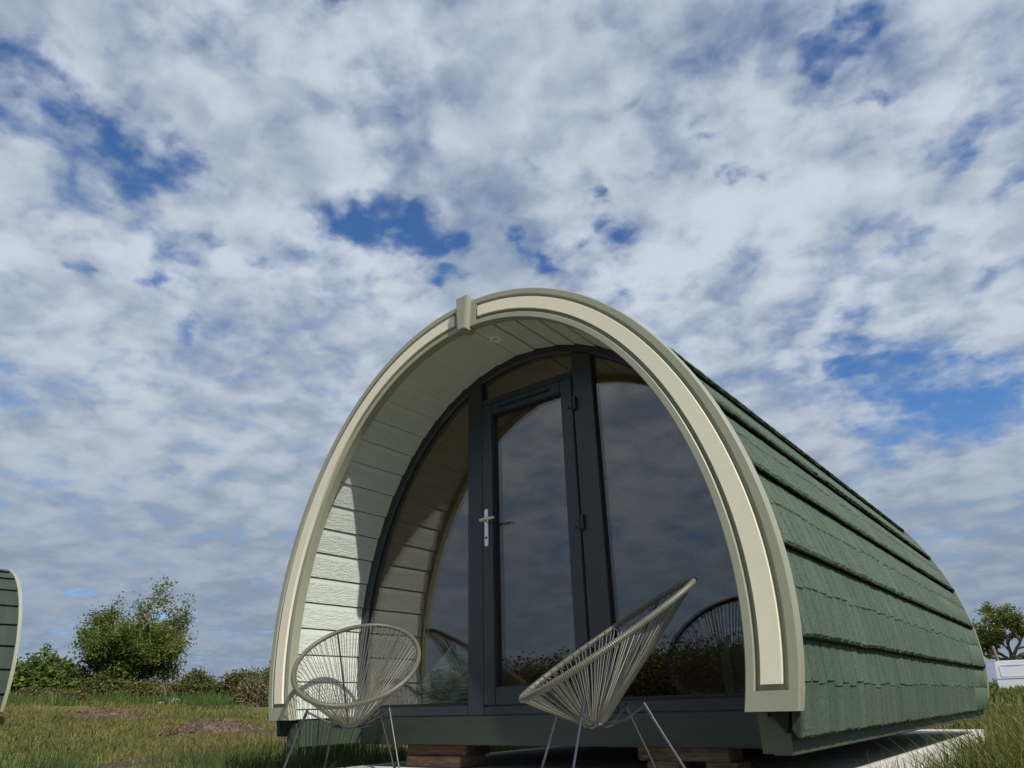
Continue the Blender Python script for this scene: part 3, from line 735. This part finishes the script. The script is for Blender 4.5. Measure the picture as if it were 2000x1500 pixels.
# ------------------------------------------------------------------ the two cord chairs
A_, B_, TAU = 0.37, 0.483, 0.545
def build_chair(loc, psi, label):
    root = empty('cord_chair', loc, psi); tag(root, label, 'chair', 'cord chairs in front of the pod')
    u = Vector((-math.cos(TAU), 0, math.sin(TAU))); s = Vector((0, 1, 0)); nrm = Vector((math.sin(TAU), 0, math.cos(TAU))); c = Vector((0, 0, 0.62))
    apex = c-nrm*0.256-u*0.266
    rp = lambda q, da=0.0: c+s*((A_+da)*math.cos(q))+u*((B_+da)*math.sin(q))
    def part(mb, nm, mat, par=root, smooth=True):
        o = link(nm, mb.mesh(nm, smooth), mat); o.parent = par; return o
    # wound ring: ribbed torus
    n, g = 620, 10; V = []; F = []
    for i in range(n):
        q = 2*PI*i/n; p = rp(q); tn = (rp(q+0.01)-rp(q-0.01)).normalized(); b1 = tn.cross(nrm).normalized()
        rr = 0.0138+(0.0010 if i % 2 else -0.0008)
        for k in range(g): a = 2*PI*k/g; V.append(p+b1*(rr*math.cos(a))+nrm*(rr*math.sin(a)))
    for i in range(n):
        for k in range(g): F.append((i*g+k, i*g+(k+1) % g, ((i+1) % n)*g+(k+1) % g, ((i+1) % n)*g+k))
    mb = MB(); mb.add(V, F); part(mb, 'ring', M['cord'])
    # stretched cords from the ring to the oval at the bottom of the bowl
    mb = MB(); N = 112; r = random.Random(5)
    for i in range(N):
        q = 2*PI*(i+r.uniform(-0.22, 0.22))/N
        bq = q+r.uniform(-0.05, 0.05)
        bot = apex+Vector((0.045*math.cos(bq+PI/2), 0, 0)) if False else apex+s*(0.05*math.cos(bq))+Vector((-0.045*math.sin(bq), 0, 0.008*math.sin(bq)))
        top = rp(q, 0.008 if i % 2 else -0.006)
        mid = top.lerp(bot, 0.5)+(-nrm*0.004)
        mb.tube([top, mid, bot], 0.0024, 4, False)
        if i % 2 == 0:                      # wrap crossing on the inside of the ring
            q2 = q+2*PI*0.42/N; mb.tube([rp(q2, -0.014)+nrm*0.010, rp(q, -0.045)-nrm*0.022], 0.0021, 4, False)
    o = part(mb, 'cords', M['cord'], root, False); o['kind'] = 'stuff'
    # bottom oval
    mb = MB(); ov = [apex+s*(0.052*math.cos(2*PI*i/20))+Vector((-0.047*math.sin(2*PI*i/20), 0, 0.008*math.sin(2*PI*i/20))) for i in range(21)]
    mb.tube(ov, 0.006, 8, False); part(mb, 'bottom_ring', M['black_steel'])
    # legs and frame
    FT = [Vector((0.20, sg*0.235, 0.345)) for sg in (1, -1)]; FF = [Vector((0.31, sg*0.33, 0.0)) for sg in (1, -1)]
    RT = [Vector((-0.09, sg*0.135, 0.335)) for sg in (1, -1)]; RF = [Vector((-0.265, sg*0.22, 0.0)) for sg in (1, -1)]
    for tp, ft, tf in ((FT, FF, 1), (RT, RF, 0)):
        for k in (0, 1):
            d = (tp[k]-ft[k]).normalized()
            mb = MB(); mb.tube([ft[k]+d*0.012, tp[k]], 0.0055, 10); lg = part(mb, 'leg', M['leg_steel'])
            mb = MB(); mb.tube([ft[k], ft[k]+d*0.03], 0.0095, 10); part(mb, 'foot', M['black_steel'], lg)
            mb = MB(); q_ = tp[k]; mb.tube([q_-d*0.05, q_+d*0.008], 0.0085, 10); part(mb, 'joint', M['black_steel'], lg)
    lowf = apex+Vector((0.02, 0, -0.012)); lowr = apex+Vector((-0.05, 0, -0.010))
    for tp, low in ((FT, lowf), (RT, lowr)):
        mb = MB(); pts = [tp[0], tp[0].lerp(low, 0.55)+Vector((0, 0, -0.012)), low+s*0.10+Vector((0, 0, 0.012)), low, low-s*0.10+Vector((0, 0, 0.012)), tp[1].lerp(low, 0.55)+Vector((0, 0, -0.012)), tp[1]]
        mb.tube(pts, 0.006, 8); part(mb, 'cross_rod', M['black_steel'])
    for q0 in (PI/2-0.62, PI/2+0.62):
        mb = MB(); t0 = rp(q0, -0.004); sgn = 1 if math.cos(q0) > 0 else -1
        e0 = Vector((-0.10, sgn*0.12, 0.32))
        mb.tube([t0, apex+Vector((-0.03, sgn*0.02, 0.006))], 0.0058, 8); part(mb, 'back_rod', M['black_steel'])
    return root
build_chair((-0.92, 0.049, -0.2995), math.radians(-51.5), 'woven olive cord chair facing out beside the left sunlit cladding')
build_chair((0.935, -0.058, -0.2995), math.radians(226.4), 'woven olive cord chair seen side on in front of the right window')

# ------------------------------------------------------------------ second pod on the left edge
def build_far_pod():
    OX, OY, OZ = -13.45, 1.86-PODL, 0.176
    root = empty('glamping_pod', (OX, OY+2.9, OZ-0.165))
    tag(root, 'second green tiled pod cut off by the left edge of the picture', 'camping pod')
    off = Matrix.Translation((OX, OY, OZ))
    before = set(bpy.data.objects)
    r0 = empty('tmp')
    arc = Arc(CO, ROOF_OFF, -0.085); n = 60
    te = tz(CO, -0.08, ROOF_OFF-0.012); outer = [ppt(CO, -te+2*te*i/n, ROOF_OFF-0.012) for i in range(n+1)]
    mb = MB(); mb.prism(outer, 0.66, PODL-0.05); mb.build('roof_shell', M['underlay'], r0)
    ncr = int(math.ceil((arc.crown-0.05)/0.372))
    for side in (1, -1):
        for k in range(ncr): course_strip(arc, k, ncr, 0.055, PODL-0.03, side, 20).build('roof_course', M['tile_dark'], r0)
    arch_trim(r0, 0.0, False); arch_trim(r0, PODL, True, False, False)
    mb = MB(); mb.prism(arch_poly(CI, 0.02, None, None, 0.0), PODL-0.049, PODL-0.02); mb.build('end_wall', M['board'], r0)
    for sd_ in (1, -1):
        mb = MB(); x0, x1 = (1.545, 1.632) if sd_ > 0 else (-1.632, -1.545)
        mb.box(x0, x1, 0.10, PODL-0.05, -0.160, -0.02); mb.build('side_beam', M['green_paint'], r0)
    mb = MB(); mb.box(-1.54, 1.54, 0.62, PODL-0.1, -0.155, -0.0805); mb.build('floor_deck', M['floor_wood'], r0)
    mb = MB(); mb.prism(arch_poly(CS, 0.0, None, None, 0.0), 0.60, 0.655); mb.build('front_frame', M['anthracite'], r0)
    for o in list(r0.children):
        o.parent = root; o.matrix_parent_inverse = full(root).inverted() @ off
    bpy.data.objects.remove(r0)
    for (xx, yy, lb) in ((OX+1.45, OY+PODL-0.25, 'pale timber block under the near end of the second pod'),):
        zg = float(terr(xx, yy)); timber('timber_block', lb, xx-0.3, xx+0.3, yy-0.12, yy+0.12, zg-0.1, OZ-0.161, M['timber'], 'blocks under the second pod', 0.1)
build_far_pod()

# ------------------------------------------------------------------ white van, far right
def build_van():
    X0, Y0 = -2.35, 48.8; zg = float(terr(0, 49))-0.02; L, Hh, Wd = 4.4, 1.86, 1.75
    root = empty('parked_van', (X0+L/2, Y0+Wd/2, zg)); tag(root, 'white panel van parked beyond the long grass', 'van')
    sidep = [(0.06, 0.32), (0.02, 0.75), (0.05, 1.15), (0.11, 1.66), (0.20, 1.80), (0.36, Hh), (2.5, Hh), (2.95, 1.78), (3.45, 1.20), (4.15, 1.02), (4.36, 0.85), (4.40, 0.45), (4.3, 0.32)]
    mb = MB(); n = len(sidep)
    rows = [(0.0, 0.0), (0.05, -0.05), (Wd-0.05, -0.05), (Wd, 0.0)]
    vs = []
    for yy, infl in rows:
        for x, z in sidep:
            k = 0.06 if infl == 0 else 0.0
            cx, cz = 2.1, 0.95; ty = 0.10*max(0, (z-1.0)) if infl == 0 else 0.06*max(0, (z-1.0))
            yv = yy+(ty if yy < 1 else -ty)
            vs.append((X0+x+(cx-x)*k*0.35, Y0+yv, zg+z+(cz-z)*k*0.5))
    fs = [tuple(range(n)), tuple(3*n+i for i in range(n-1, -1, -1))]
    for r in range(3):
        for i in range(n): fs.append((r*n+i, r*n+(i+1) % n, (r+1)*n+(i+1) % n, (r+1)*n+i))
    mb.add(vs, fs); body = mb.build('body', M['van_paint'], root, smooth=True)
    # pressed side panels with raised surrounds
    for xa, xb in ((0.34, 2.05), (2.12, 2.7)):
        mb = MB(); z0, z1 = 1.00, 1.64
        def rr(x0, x1, z0, z1, r):
            P = []
            for cx, cz, a0 in ((x1-r, z1-r, 0), (x0+r, z1-r, PI/2), (x0+r, z0+r, PI), (x1-r, z0+r, 1.5*PI)):
                for q in range(5): a = a0+PI/2*q/4; P.append((cx+r*math.cos(a), cz+r*math.sin(a)))
            return P
        o_, i_ = rr(xa, xb, z0, z1, 0.10), rr(xa+0.05, xb-0.05, z0+0.05, z1-0.05, 0.07); k = len(o_)
        yy = lambda z: Y0+0.10*max(0, z-1.0)
        V = [(X0+x, yy(z)-0.001, zg+z) for x, z in o_]+[(X0+x, yy(z)-0.018, zg+z) for x, z in o_]+[(X0+x, yy(z)-0.018, zg+z) for x, z in i_]+[(X0+x, yy(z)-0.001, zg+z) for x, z in i_]
        F = []
        for b_ in range(3):
            for i in range(k): F.append((b_*k+i, b_*k+(i+1) % k, (b_+1)*k+(i+1) % k, (b_+1)*k+i))
        mb.add(V, F); mb.build('side_panel', M['van_paint'], root)
    mb = MB(); mb.box(X0+0.10, X0+4.2, Y0-0.02, Y0-0.0005, zg+0.90, zg+0.97); mb.build('side_moulding', M['van_paint'], root, bevel=0.006)
    mb = MB(); mb.prism([(X0+2.75, zg+1.10), (X0+3.42, zg+1.10), (X0+3.0, zg+1.62), (X0+2.75, zg+1.66)], Y0+0.01, Y0+0.05); mb.build('door_window', M['van_dark'], root)
    for wx in (0.85, 3.55):
        for wy in (Y0+0.02, Y0+Wd-0.22):
            mb = MB(); mb.lathe([(0.20, 0), (0.31, 0.01), (0.32, 0.05), (0.32, 0.15), (0.31, 0.19), (0.2, 0.2)], (X0+wx, wy, zg+0.32), 'y', 24); w = mb.build('wheel', M['tyre'], root, smooth=True)
            mb = MB(); mb.lathe([(0.19, -0.004), (0.05, -0.02)], (X0+wx, wy, zg+0.32), 'y', 18); mb.build('rim', M['steel'], w)
    mb = MB(); mb.box(X0-0.03, X0+0.08, Y0+0.08, Y0+Wd-0.08, zg+0.35, zg+0.55); mb.build('bumper', M['van_dark'], root, bevel=0.02)
build_van()

# ------------------------------------------------------------------ vegetation
def leaf_quads(C, size, seed, aspect=0.55, up=0.3):
    """a bent leaf (two triangles in a kite) per centre"""
    r = np.random.default_rng(seed); n = len(C)
    d = r.normal(size=(n, 3)); d[:, 2] = d[:, 2]*0.6; d /= np.linalg.norm(d, axis=1)[:, None]
    nr = r.normal(size=(n, 3)); nr[:, 2] += up; e = np.cross(d, nr); e /= np.linalg.norm(e, axis=1)[:, None]+1e-9
    sz = (size*(0.6+0.8*r.random(n)))[:, None]
    f = np.cross(d, e)
    a = C-d*sz*0.5; b = C+e*sz*aspect*0.5+f*sz*0.08; c = C+d*sz*0.5; g = C-e*sz*aspect*0.5+f*sz*0.08
    V = np.stack([a, b, c, g], 1).reshape(-1, 3); F = np.arange(4*n).reshape(-1, 4)
    return V, F

def grow(r, base, dirs, length, rad, depth, spread, up, bias=(0, 0, 0)):
    """recursive branches -> segments and twig points"""
    segs = []; tips = []
    def rec(p, d, L, rd, dep):
        k = 4; pts = [p]; cur = p
        for i in range(k):
            d = (d+Vector((r.gauss(0, .16), r.gauss(0, .16), r.gauss(0, .12)+up*0.12))+Vector(bias)*0.10).normalized()
            cur = cur+d*(L/k); pts.append(cur)
            if dep <= 1: tips.append((cur, d, dep))
        segs.append((pts, rd, dep))
        if dep > 0:
            nb = r.randint(3, 5) if dep > 1 else r.randint(3, 6)
            for i in range(nb):
                q = r.uniform(0.3, 1.0); idx = min(k-1, int(q*k)); p0 = pts[idx].lerp(pts[idx+1], q*k-idx)
                ax = Vector((r.gauss(0, 1), r.gauss(0, 1), r.gauss(0, .7))).normalized()
                nd = (d+ax*spread).normalized(); nd.z += up*0.25; nd.normalize()
                rec(p0, nd, L*r.uniform(0.5, 0.8), rd*0.55, dep-1)
    for d, l in dirs: rec(Vector(base), Vector(d).normalized(), length*l, rad, depth)
    return segs, tips
def branch_mesh(segs, minr=0.006):
    mb = MB()
    for pts, rd, dep in segs:
        n = len(pts); rr = [max(minr, rd*(1-0.55*i/(n-1))) for i in range(n)]
        mb.tube(pts, rr, 6 if rd > 0.04 else 4, False)
    return mb

def make_tree(name, label, base, dirs, length, rad, depth, spread, up, leafmat_, leaf, per_tip, jit, seed, bias=(0, 0, 0), cat='tree', group=None, flat=1.0, bark='bark', stem=0.0):
    r = random.Random(seed); rn = np.random.default_rng(seed)
    root = empty(name, base); tag(root, label, cat, group)
    segs, tips = grow(r, base, dirs, length, rad, depth, spread, up, bias)
    if stem: segs.append(([Vector(base)-Vector((0.06, 0, stem)), Vector(base)-Vector((0, 0, stem*0.5)), Vector(base)+Vector((0, 0, 0.1))], rad*1.3, 9))
    br = branch_mesh(segs); o = br.build('trunk', M[bark], root, smooth=True)
    T = np.array([t[0][:] for t in tips]); reps = np.repeat(T, per_tip, 0)
    # uneven: some twigs carry many leaves, some almost none
    keep = np.repeat(rn.random(len(T))**0.6, per_tip) > rn.random(len(reps))*0.75
    C = reps[keep]; J = rn.normal(size=C.shape)*jit; J[:, 2] *= flat; C = C+J
    V, F = leaf_quads(C, leaf, seed+1)
    me = np_mesh('crown', V, F, [leafmat_]); link('crown', me, None, root)
    return root

def th(x, y): return float(terr(x, y))
tx, ty = -21.9, 8.3
make_tree('hawthorn_tree', 'wind-shaped hawthorn tree standing alone above the hedge', (tx, ty-0.1, th(tx, ty)-0.05),
          [((0.1, 0.05, 1), 1.05), ((0.35, 0.30, 0.9), 1.0), ((-0.35, -0.30, 0.95), 1.0), ((0.1, 0.60, 0.8), 0.95), ((0.3, -0.40, 0.85), 0.85), ((0.2, 0.25, 1.0), 1.1), ((0.3, 0.45, 0.5), 0.8), ((0.5, -0.1, 0.6), 0.75), ((0.2, 0.75, 0.75), 1.0), ((0.1, 0.35, 1.0), 0.95)],
          1.52, 0.07, 3, 0.8, 0.35, M['leaf_haw'], 0.085, 20, 0.115, 23, bias=(0, 0.10, 0), bark='twig')
# thick shrub left of the hawthorn
def make_bush(name, label, cx, cy, rx, ry, h, n, mat, leaf, seed, brown=0.0, twigs=60, group=None, lobes=9, cat='bush', sink=0.1, tw='twig'):
    rn = np.random.default_rng(seed); r = random.Random(seed)
    zg = th(cx, cy)-sink; root = empty(name, (cx, cy, zg)); tag(root, label, cat, group)
    cs = []
    for i in range(lobes):
        a = rn.random()*2*PI; q = math.sqrt(rn.random())*0.75
        x, y = cx+rx*q*math.cos(a), cy+ry*q*math.sin(a); hh = h*(1-0.55*q**2)*(0.75+0.35*rn.random())
        cs.append((x, y, th(x, y)-sink+hh*0.5, rx*(0.25+0.2*rn.random()), ry*(0.25+0.2*rn.random()), hh*0.55))
    C = []; w = np.array([c[3]*c[4]*c[5] for c in cs])**0.67; w /= w.sum(); cnt = rn.multinomial(n, w)
    for c, k in zip(cs, cnt):
        d = rn.normal(size=(k, 3)); d /= np.linalg.norm(d, axis=1)[:, None]
        rad = (0.72+0.34*rn.random(k)**1.5)*(1+0.16*np.sin(d[:, 0]*7+d[:, 1]*5)+0.12*np.sin(d[:, 2]*9+d[:, 1]*6))
        C.append(np.array(c[:3])+d*rad[:, None]*np.array(c[3:]))
    C = np.concatenate(C); C = C[C[:, 2] > terr(C[:, 0], C[:, 1])-0.03]
    V, F = leaf_quads(C, leaf, seed+3)
    mi = (np.random.default_rng(seed+5).random(len(F)) < brown).astype(int)
    me = np_mesh('foliage', V, F, [mat, M['leaf_brown']], mi); link('foliage', me, None, root)
    mb = MB()
    for i in range(twigs):
        a = r.uniform(0, 2*PI); q = math.sqrt(r.random()); x, y = cx+rx*0.6*q*math.cos(a), cy+ry*0.6*q*math.sin(a)
        p = Vector((x, y, th(x, y)-0.05)); d = Vector((r.gauss(0, .5), r.gauss(0, .5), 1)).normalized(); L = h*r.uniform(0.7, 1.12)*(1-0.3*q); pts = [p]
        for k in range(5): d = (d+Vector((r.gauss(0, .2), r.gauss(0, .2), r.gauss(0, .12)))).normalized(); pts.append(pts[-1]+d*L/5)
        mb.tube(pts, [0.014, 0.012, 0.010, 0.008, 0.006, 0.004], 4, False)
    mb.build('stems', M[tw], root)
    return root
make_bush('leafy_bush', 'dense bright green bush left of the hawthorn tree', -22.3, 6.3, 1.0, 1.5, 1.5, 12000, M['leaf_bush'], 0.12, 31)
make_bush('leafy_bush', 'low dark green bush touching the second pod in the picture', -23.6, 4.6, 1.2, 1.6, 0.95, 7000, M['leaf_haw'], 0.11, 33, 0.1)
HG = 'brambles along the field bank'
make_bush('bramble_bush', 'brown tinged bramble in front of the low dark bush by the second pod', -19.8, 5.4, 0.9, 1.3, 0.50, 5200, M['leaf_bram'], 0.09, 41, 0.35, 60, HG)
make_bush('bramble_bush', 'green bramble tangle at the foot of the hawthorn tree', -20.5, 8.2, 1.0, 2.0, 0.85, 12000, M['leaf_bram'], 0.09, 42, 0.12, 80, HG)
make_bush('bramble_bush', 'reddish bramble just right of the hawthorn tree', -19.4, 9.3, 0.9, 1.5, 0.98, 9500, M['leaf_bram'], 0.085, 43, 0.14, 90, HG)
make_bush('bramble_bush', 'mixed green and brown bramble midway between hawthorn and large pod', -18.8, 10.6, 0.9, 1.5, 1.02, 10500, M['leaf_bram'], 0.085, 44, 0.15, 90, HG)
make_bush('dead_bramble_heap', 'pale brown dead bramble heap next to the large pod edge', -15.7, 9.3, 0.65, 0.75, 0.95, 4500, M['leaf_bram'], 0.07, 45, 0.55, 140, HG)
make_bush('bramble_bush', 'bright green bramble top showing against the large pod edge', -18.6, 11.8, 1.0, 1.1, 1.32, 8000, M['leaf_bush'], 0.085, 46, 0.15, 70, HG)

# far right tree, behind the van
tx, ty = -2.3, 62.0
make_tree('spreading_tree', 'spreading tree with layered crown behind the white van', (tx, ty, th(tx, ty)+2.4),
          [((0.05, 0.0, 1), 0.85), ((0.7, 0.2, 0.6), 1.0), ((-0.6, 0.1, 0.7), 0.9), ((0.95, -0.2, 0.30), 1.0), ((-0.9, -0.1, 0.35), 0.8), ((0.3, -0.6, 0.7), 0.85)],
          2.5, 0.14, 3, 0.75, 0.15, M['leaf_ash'], 0.17, 12, 0.17, 52, bias=(0.25, 0, 0), flat=0.4, stem=2.5)
make_bush('distant_shrub', 'small distant shrub poking above the van roof', 1.1, 70.0, 0.9, 0.8, 2.9, 2200, M['leaf_ash'], 0.2, 61, 0.0, 10)
make_bush('distant_hedge', 'low far hedge running behind the van', 4.0, 74.0, 16, 2.0, 1.7, 22000, M['leaf_haw'], 0.25, 62, 0.1, 60, None, 40, 'hedge')
# leaning fence post beside the van
mb = MB(); mb.tube([(-2.22, 53.75, th(-2, 53)-0.2), (-2.48, 53.75, 2.79)], [0.10, 0.09], 10)
o = mb.build('fence_post', M['twig'], None, smooth=True); tag(o, 'leaning round wooden post at the end of the van', 'post')

# hedge behind the photographer: only its mirror image shows in the glass
make_bush('field_hedge', 'tall hedge whose reflection shows low in the pod glass', -6, -24, 26, 2.2, 2.7, 130000, M['leaf_bram'], 0.16, 71, 0.25, 400, None, 70, 'hedge')

# soil heaps and stones
def mound(name, label, cx, cy, rx, ry, h, seed):
    rn = np.random.default_rng(seed); n = 26; V = []; F = []
    zg = lambda x, y: th(x, y)
    for i in range(n+1):
        for j in range(n+1):
            u_, v_ = -1+2*i/n, -1+2*j/n; d = max(0, 1-(u_*u_+v_*v_)); x, y = cx+rx*u_, cy+ry*v_
            V.append((x+rn.normal()*0.012, y+rn.normal()*0.012, zg(x, y)-0.04+h*d*(0.6+0.8*rn.random())+0.02*rn.random()))
    for i in range(n):
        for j in range(n): a = i*(n+1)+j; F.append((a, a+n+1, a+n+2, a+1))
    me = np_mesh(name, np.array(V), np.array(F), [M['soil']]); root = empty(name, (cx, cy, zg(cx, cy))); tag(root, label, 'soil heap', 'dug soil heaps on the field')
    link('soil', me, None, root)
    k = 500; C = np.stack([cx+rx*0.8*(rn.random(k)*2-1), cy+ry*0.8*(rn.random(k)*2-1), np.zeros(k)], 1)
    dd = np.clip(1-((C[:, 0]-cx)/rx)**2-((C[:, 1]-cy)/ry)**2, 0, 1); C[:, 2] = terr(C[:, 0], C[:, 1])+h*dd*0.95
    Vq, Fq = leaf_quads(C, 0.10, seed+1, 0.14); o = link('dead_stalks', np_mesh('dead_stalks', Vq, Fq, [M['leaf_brown']]), None, root); o['kind'] = 'stuff'
mound('soil_heap', 'brown heap of dug turf near the large pod edge', -9.3, 4.25, 0.45, 0.85, 0.14, 81)
mound('soil_heap', 'small dark soil heap left of the bigger turf heap', -8.7, 3.25, 0.28, 0.35, 0.12, 82)
mound('soil_heap', 'flat brown soil heap in the far grass below the hawthorn', -13.8, 4.3, 0.5, 0.8, 0.12, 83)
def stone(cx, cy, s, seed, label):
    rn = random.Random(seed); bm = bmesh.new(); bmesh.ops.create_icosphere(bm, subdivisions=2, radius=1)
    for v in bm.verts: v.co *= (0.8+0.35*rn.random()); v.co.x *= 0.8*s; v.co.y *= 1.1*s; v.co.z *= 0.7*s
    me = bpy.data.meshes.new('boulder'); bm.to_mesh(me); bm.free(); o = link('boulder', me, M['stone']); o.location = (cx, cy, th(cx, cy)+s*0.45)
    tag(o, label, 'stone', 'pale stones at the foot of the brambles')
stone(-17.6, 7.9, 0.16, 1, 'largest pale stone at the foot of the reddish bramble')
stone(-17.5, 8.2, 0.11, 2, 'small pale stone right of the largest pale stone')
stone(-17.7, 7.6, 0.10, 3, 'small pale stone left of the largest pale stone')
stone(-17.0, 8.9, 0.13, 4, 'pale stone standing alone towards the large pod')

# gravel beside the slab
def gravel():
    rn = np.random.default_rng(5); k = 1500
    y = 1.8+rn.random(k)**0.8*4.8; x = 1.535+np.abs(rn.normal(size=k))*0.11
    P = np.stack([x, y, terr(x, y)+0.012], 1); s = 0.012+0.022*rn.random(k)
    B = np.array([(1, 0, 0), (-1, 0, 0), (0, 1, 0), (0, -1, 0), (0, 0, .7), (0, 0, -.7)], float); T = np.array([(0, 2, 4), (2, 1, 4), (1, 3, 4), (3, 0, 4), (2, 0, 5), (1, 2, 5), (3, 1, 5), (0, 3, 5)])
    a = rn.random(k)*6.28; R = np.zeros((k, 3, 3)); R[:, 0, 0] = np.cos(a); R[:, 0, 1] = -np.sin(a); R[:, 1, 0] = np.sin(a); R[:, 1, 1] = np.cos(a); R[:, 2, 2] = 1
    V = (np.einsum('kij,nj->kni', R, B)*(0.7+0.6*rn.random((k, 6, 1))))*s[:, None, None]+P[:, None, :]
    F = (T[None]+6*np.arange(k)[:, None, None]).reshape(-1, 3)
    o = link('gravel', np_mesh('gravel', V.reshape(-1, 3), F, [M['gravel']]), None); tag(o, 'loose grey gravel along the concrete slab edge', 'gravel', kind='stuff')
gravel()

# ------------------------------------------------------------------ grass blades
def blades(name, label, X, Y, H, Wd, mat, seed, lean=0.35, cat='grass'):
    rn = np.random.default_rng(seed); n = len(X); Z = terr(X, Y)-0.01
    a = rn.random(n)*2*PI; la = rn.random(n)*2*PI; ln = np.abs(rn.normal(size=n))*lean*H
    dx, dy = np.cos(a)*Wd*0.5, np.sin(a)*Wd*0.5; lx, ly = np.cos(la)*ln, np.sin(la)*ln
    P = lambda k, w, zz: np.stack([X+lx*k*k+dx*w, Y+ly*k*k+dy*w, Z+H*zz], 1)
    V = np.stack([P(0, -1, 0), P(0, 1, 0), P(0.55, 0.75, 0.58), P(0.55, -0.75, 0.58), P(1.0, 0.12, 0.97), P(1.0, -0.12, 0.97)], 1).reshape(-1, 3)
    b = 6*np.arange(n)[:, None]; F = np.concatenate([b+np.array([[0, 1, 2, 3]]), b+np.array([[3, 2, 4, 5]])], 0)
    o = link(name, np_mesh(name, V, F, [mat]), None); tag(o, label, cat, kind='stuff'); return o
def inside_pod(x, y, m=0.0):
    a = (np.abs(x) < 1.58+m) & (y > -1.0) & (y < 6.65)
    b = (np.abs(x+13.45) < 1.5) & (y > 1.86-PODL+0.1) & (y < 1.8)
    return a | b
def polar(n, a0, a1, d0, d1, seed, p=0.0):
    """scatter round the photographer's side of the field; a = bearing left of +y in degrees"""
    rn = np.random.default_rng(seed); a = np.radians(a0+(a1-a0)*rn.random(n)); d = d0*(d1/d0)**(rn.random(n)) if p == 0 else d0+(d1-d0)*rn.random(n)
    x = 2.67-np.sin(a)*d; y = -3.02+np.cos(a)*d; k = ~inside_pod(x, y); return x[k], y[k], d[k], rn
def clump(x, y, f, thr, seed):
    v = np.sin(x*f+1.7*np.sin(y*f*0.8+seed))+np.sin(y*f*1.3+1.2*np.sin(x*f*1.1+2*seed)); return v > thr
x, y, d, rn = polar(90000, 46, 84, 3.6, 30, 91); h = (0.035+0.06*rn.random(len(x)))*(1+0.02*d)
k = ~(clump(x*0.7, y*1.2, 1.1, 1.25, 3))
for (mx_, my_, rr, k_) in MUD: k &= np.hypot(x-mx_, y-my_) > rr*(0.35+0.45*rn.random(len(x)))
blades('grass', 'short olive field grass left of the large pod', x[k], y[k], h[k], (0.006+0.0008*d)[k], M['grass_a'], 92, 0.7)
x, y, d, rn = polar(32000, 46, 84, 3.6, 30, 93); k = clump(x, y, 0.9, 0.5, 1); 
for (mx_, my_, rr, k_) in MUD: k &= np.hypot(x-mx_, y-my_) > rr*0.8
x, y, d = x[k], y[k], d[k]; h = (0.05+0.09*rn.random(len(x)))
blades('grass', 'lusher green grass clumps scattered over the left field', x, y, h, 0.006+0.0008*d, M['grass_b'], 94, 0.5)
# tall lush strip at the foot of the brambles
rn = np.random.default_rng(95); n = 6500; tt = rn.random(n); x = -18.8+3.2*tt+rn.normal(size=n)*0.9; y = 4.6+5.6*tt+rn.normal(size=n)*1.1; k = clump(x, y, 1.3, 0.2, 2); x, y = x[k], y[k]; n = len(x)
blades('grass', 'long bright grass at the foot of the brambles', x, y, 0.12+0.28*rn.random(n), np.full(n, 0.02), M['grass_b'], 96, 0.35)
# rushes just left of the big pod
rn = np.random.default_rng(97); X = []; Y = []; Hh = []
for cx, cy, k, hh in ((-2.55, 1.2, 420, 0.42), (-2.2, 0.6, 380, 0.30), (-3.1, 1.7, 320, 0.40), (-3.6, 0.9, 300, 0.26), (-4.3, 1.0, 280, 0.26), (-2.0, 1.4, 420, 0.32), (-1.9, 2.4, 500, 0.26), (-5.2, 0.2, 260, 0.22), (-3.0, 0.6, 380, 0.2), (-1.85, 0.2, 380, 0.2), (-1.8, 3.5, 500, 0.24), (-2.6, 3.6, 400, 0.3)):
    X.append(cx+rn.normal(size=k)*0.16); Y.append(cy+rn.normal(size=k)*0.22); Hh.append(hh*(0.5+0.55*rn.random(k)))
X, Y, Hh = map(np.concatenate, (X, Y, Hh)); k = ~inside_pod(X, Y)
blades('rushes', 'dark upright rush tufts beside the left corner of the large pod', X[k], Y[k], Hh[k], np.full(k.sum(), 0.006), M['grass_c'], 98, 0.22, 'rushes')
# grass under and behind the left side of the pod
rn = np.random.default_rng(99); n = 9000; x = -1.62-rn.random(n)*1.6; y = -1.0+rn.random(n)*7.5
blades('grass', 'green grass along the left side of the concrete slab', x, y, 0.08+0.12*rn.random(n), np.full(n, 0.006), M['grass_b'], 100, 0.5)
# right side
x, y, d, rn = polar(60000, -9, 17, 3.2, 60, 101); bb = np.degrees(np.arctan2(2.67-x, y+3.02)); k = ((x > 1.62) | (y > 6.8)) & (bb < 8.6+1.2*np.sin(y*3)) & ((x > 2.0) | (y > 4.2)); x, y, d = x[k], y[k], d[k]
e = np.clip((x-1.62)/0.5, 0.25, 1); h = (0.16+0.20*rn.random(len(x)))*e
blades('grass', 'long meadow grass right of the large pod', x, y, h, 0.005+0.0009*d, M['grass_b'], 102, 0.45)
x, y, d, rn = polar(26000, -9, 17, 3.2, 60, 103); bb = np.degrees(np.arctan2(2.67-x, y+3.02)); k = ((x > 1.75) | (y > 6.8)) & (bb < 8.2+1.2*np.sin(y*3)) & ((x > 2.0) | (y > 4.2)); x, y, d = x[k], y[k], d[k]
e = np.clip((x-1.65)/0.6, 0.25, 1); h = (0.20+0.26*rn.random(len(x)))*e
blades('grass', 'dry straw coloured seed stalks in the right hand meadow', x, y, h, 0.004+0.0007*d, M['grass_a'], 104, 0.4)
rn = np.random.default_rng(105); n = 160; x = 1.62+np.abs(rn.normal(size=n))*0.10; y = 0.9+rn.random(n)*2.2
blades('grass', 'sparse grass blades leaning over the slab edge', x, y, 0.12+0.14*rn.random(n), np.full(n, 0.005), M['grass_b'], 106, 0.6)
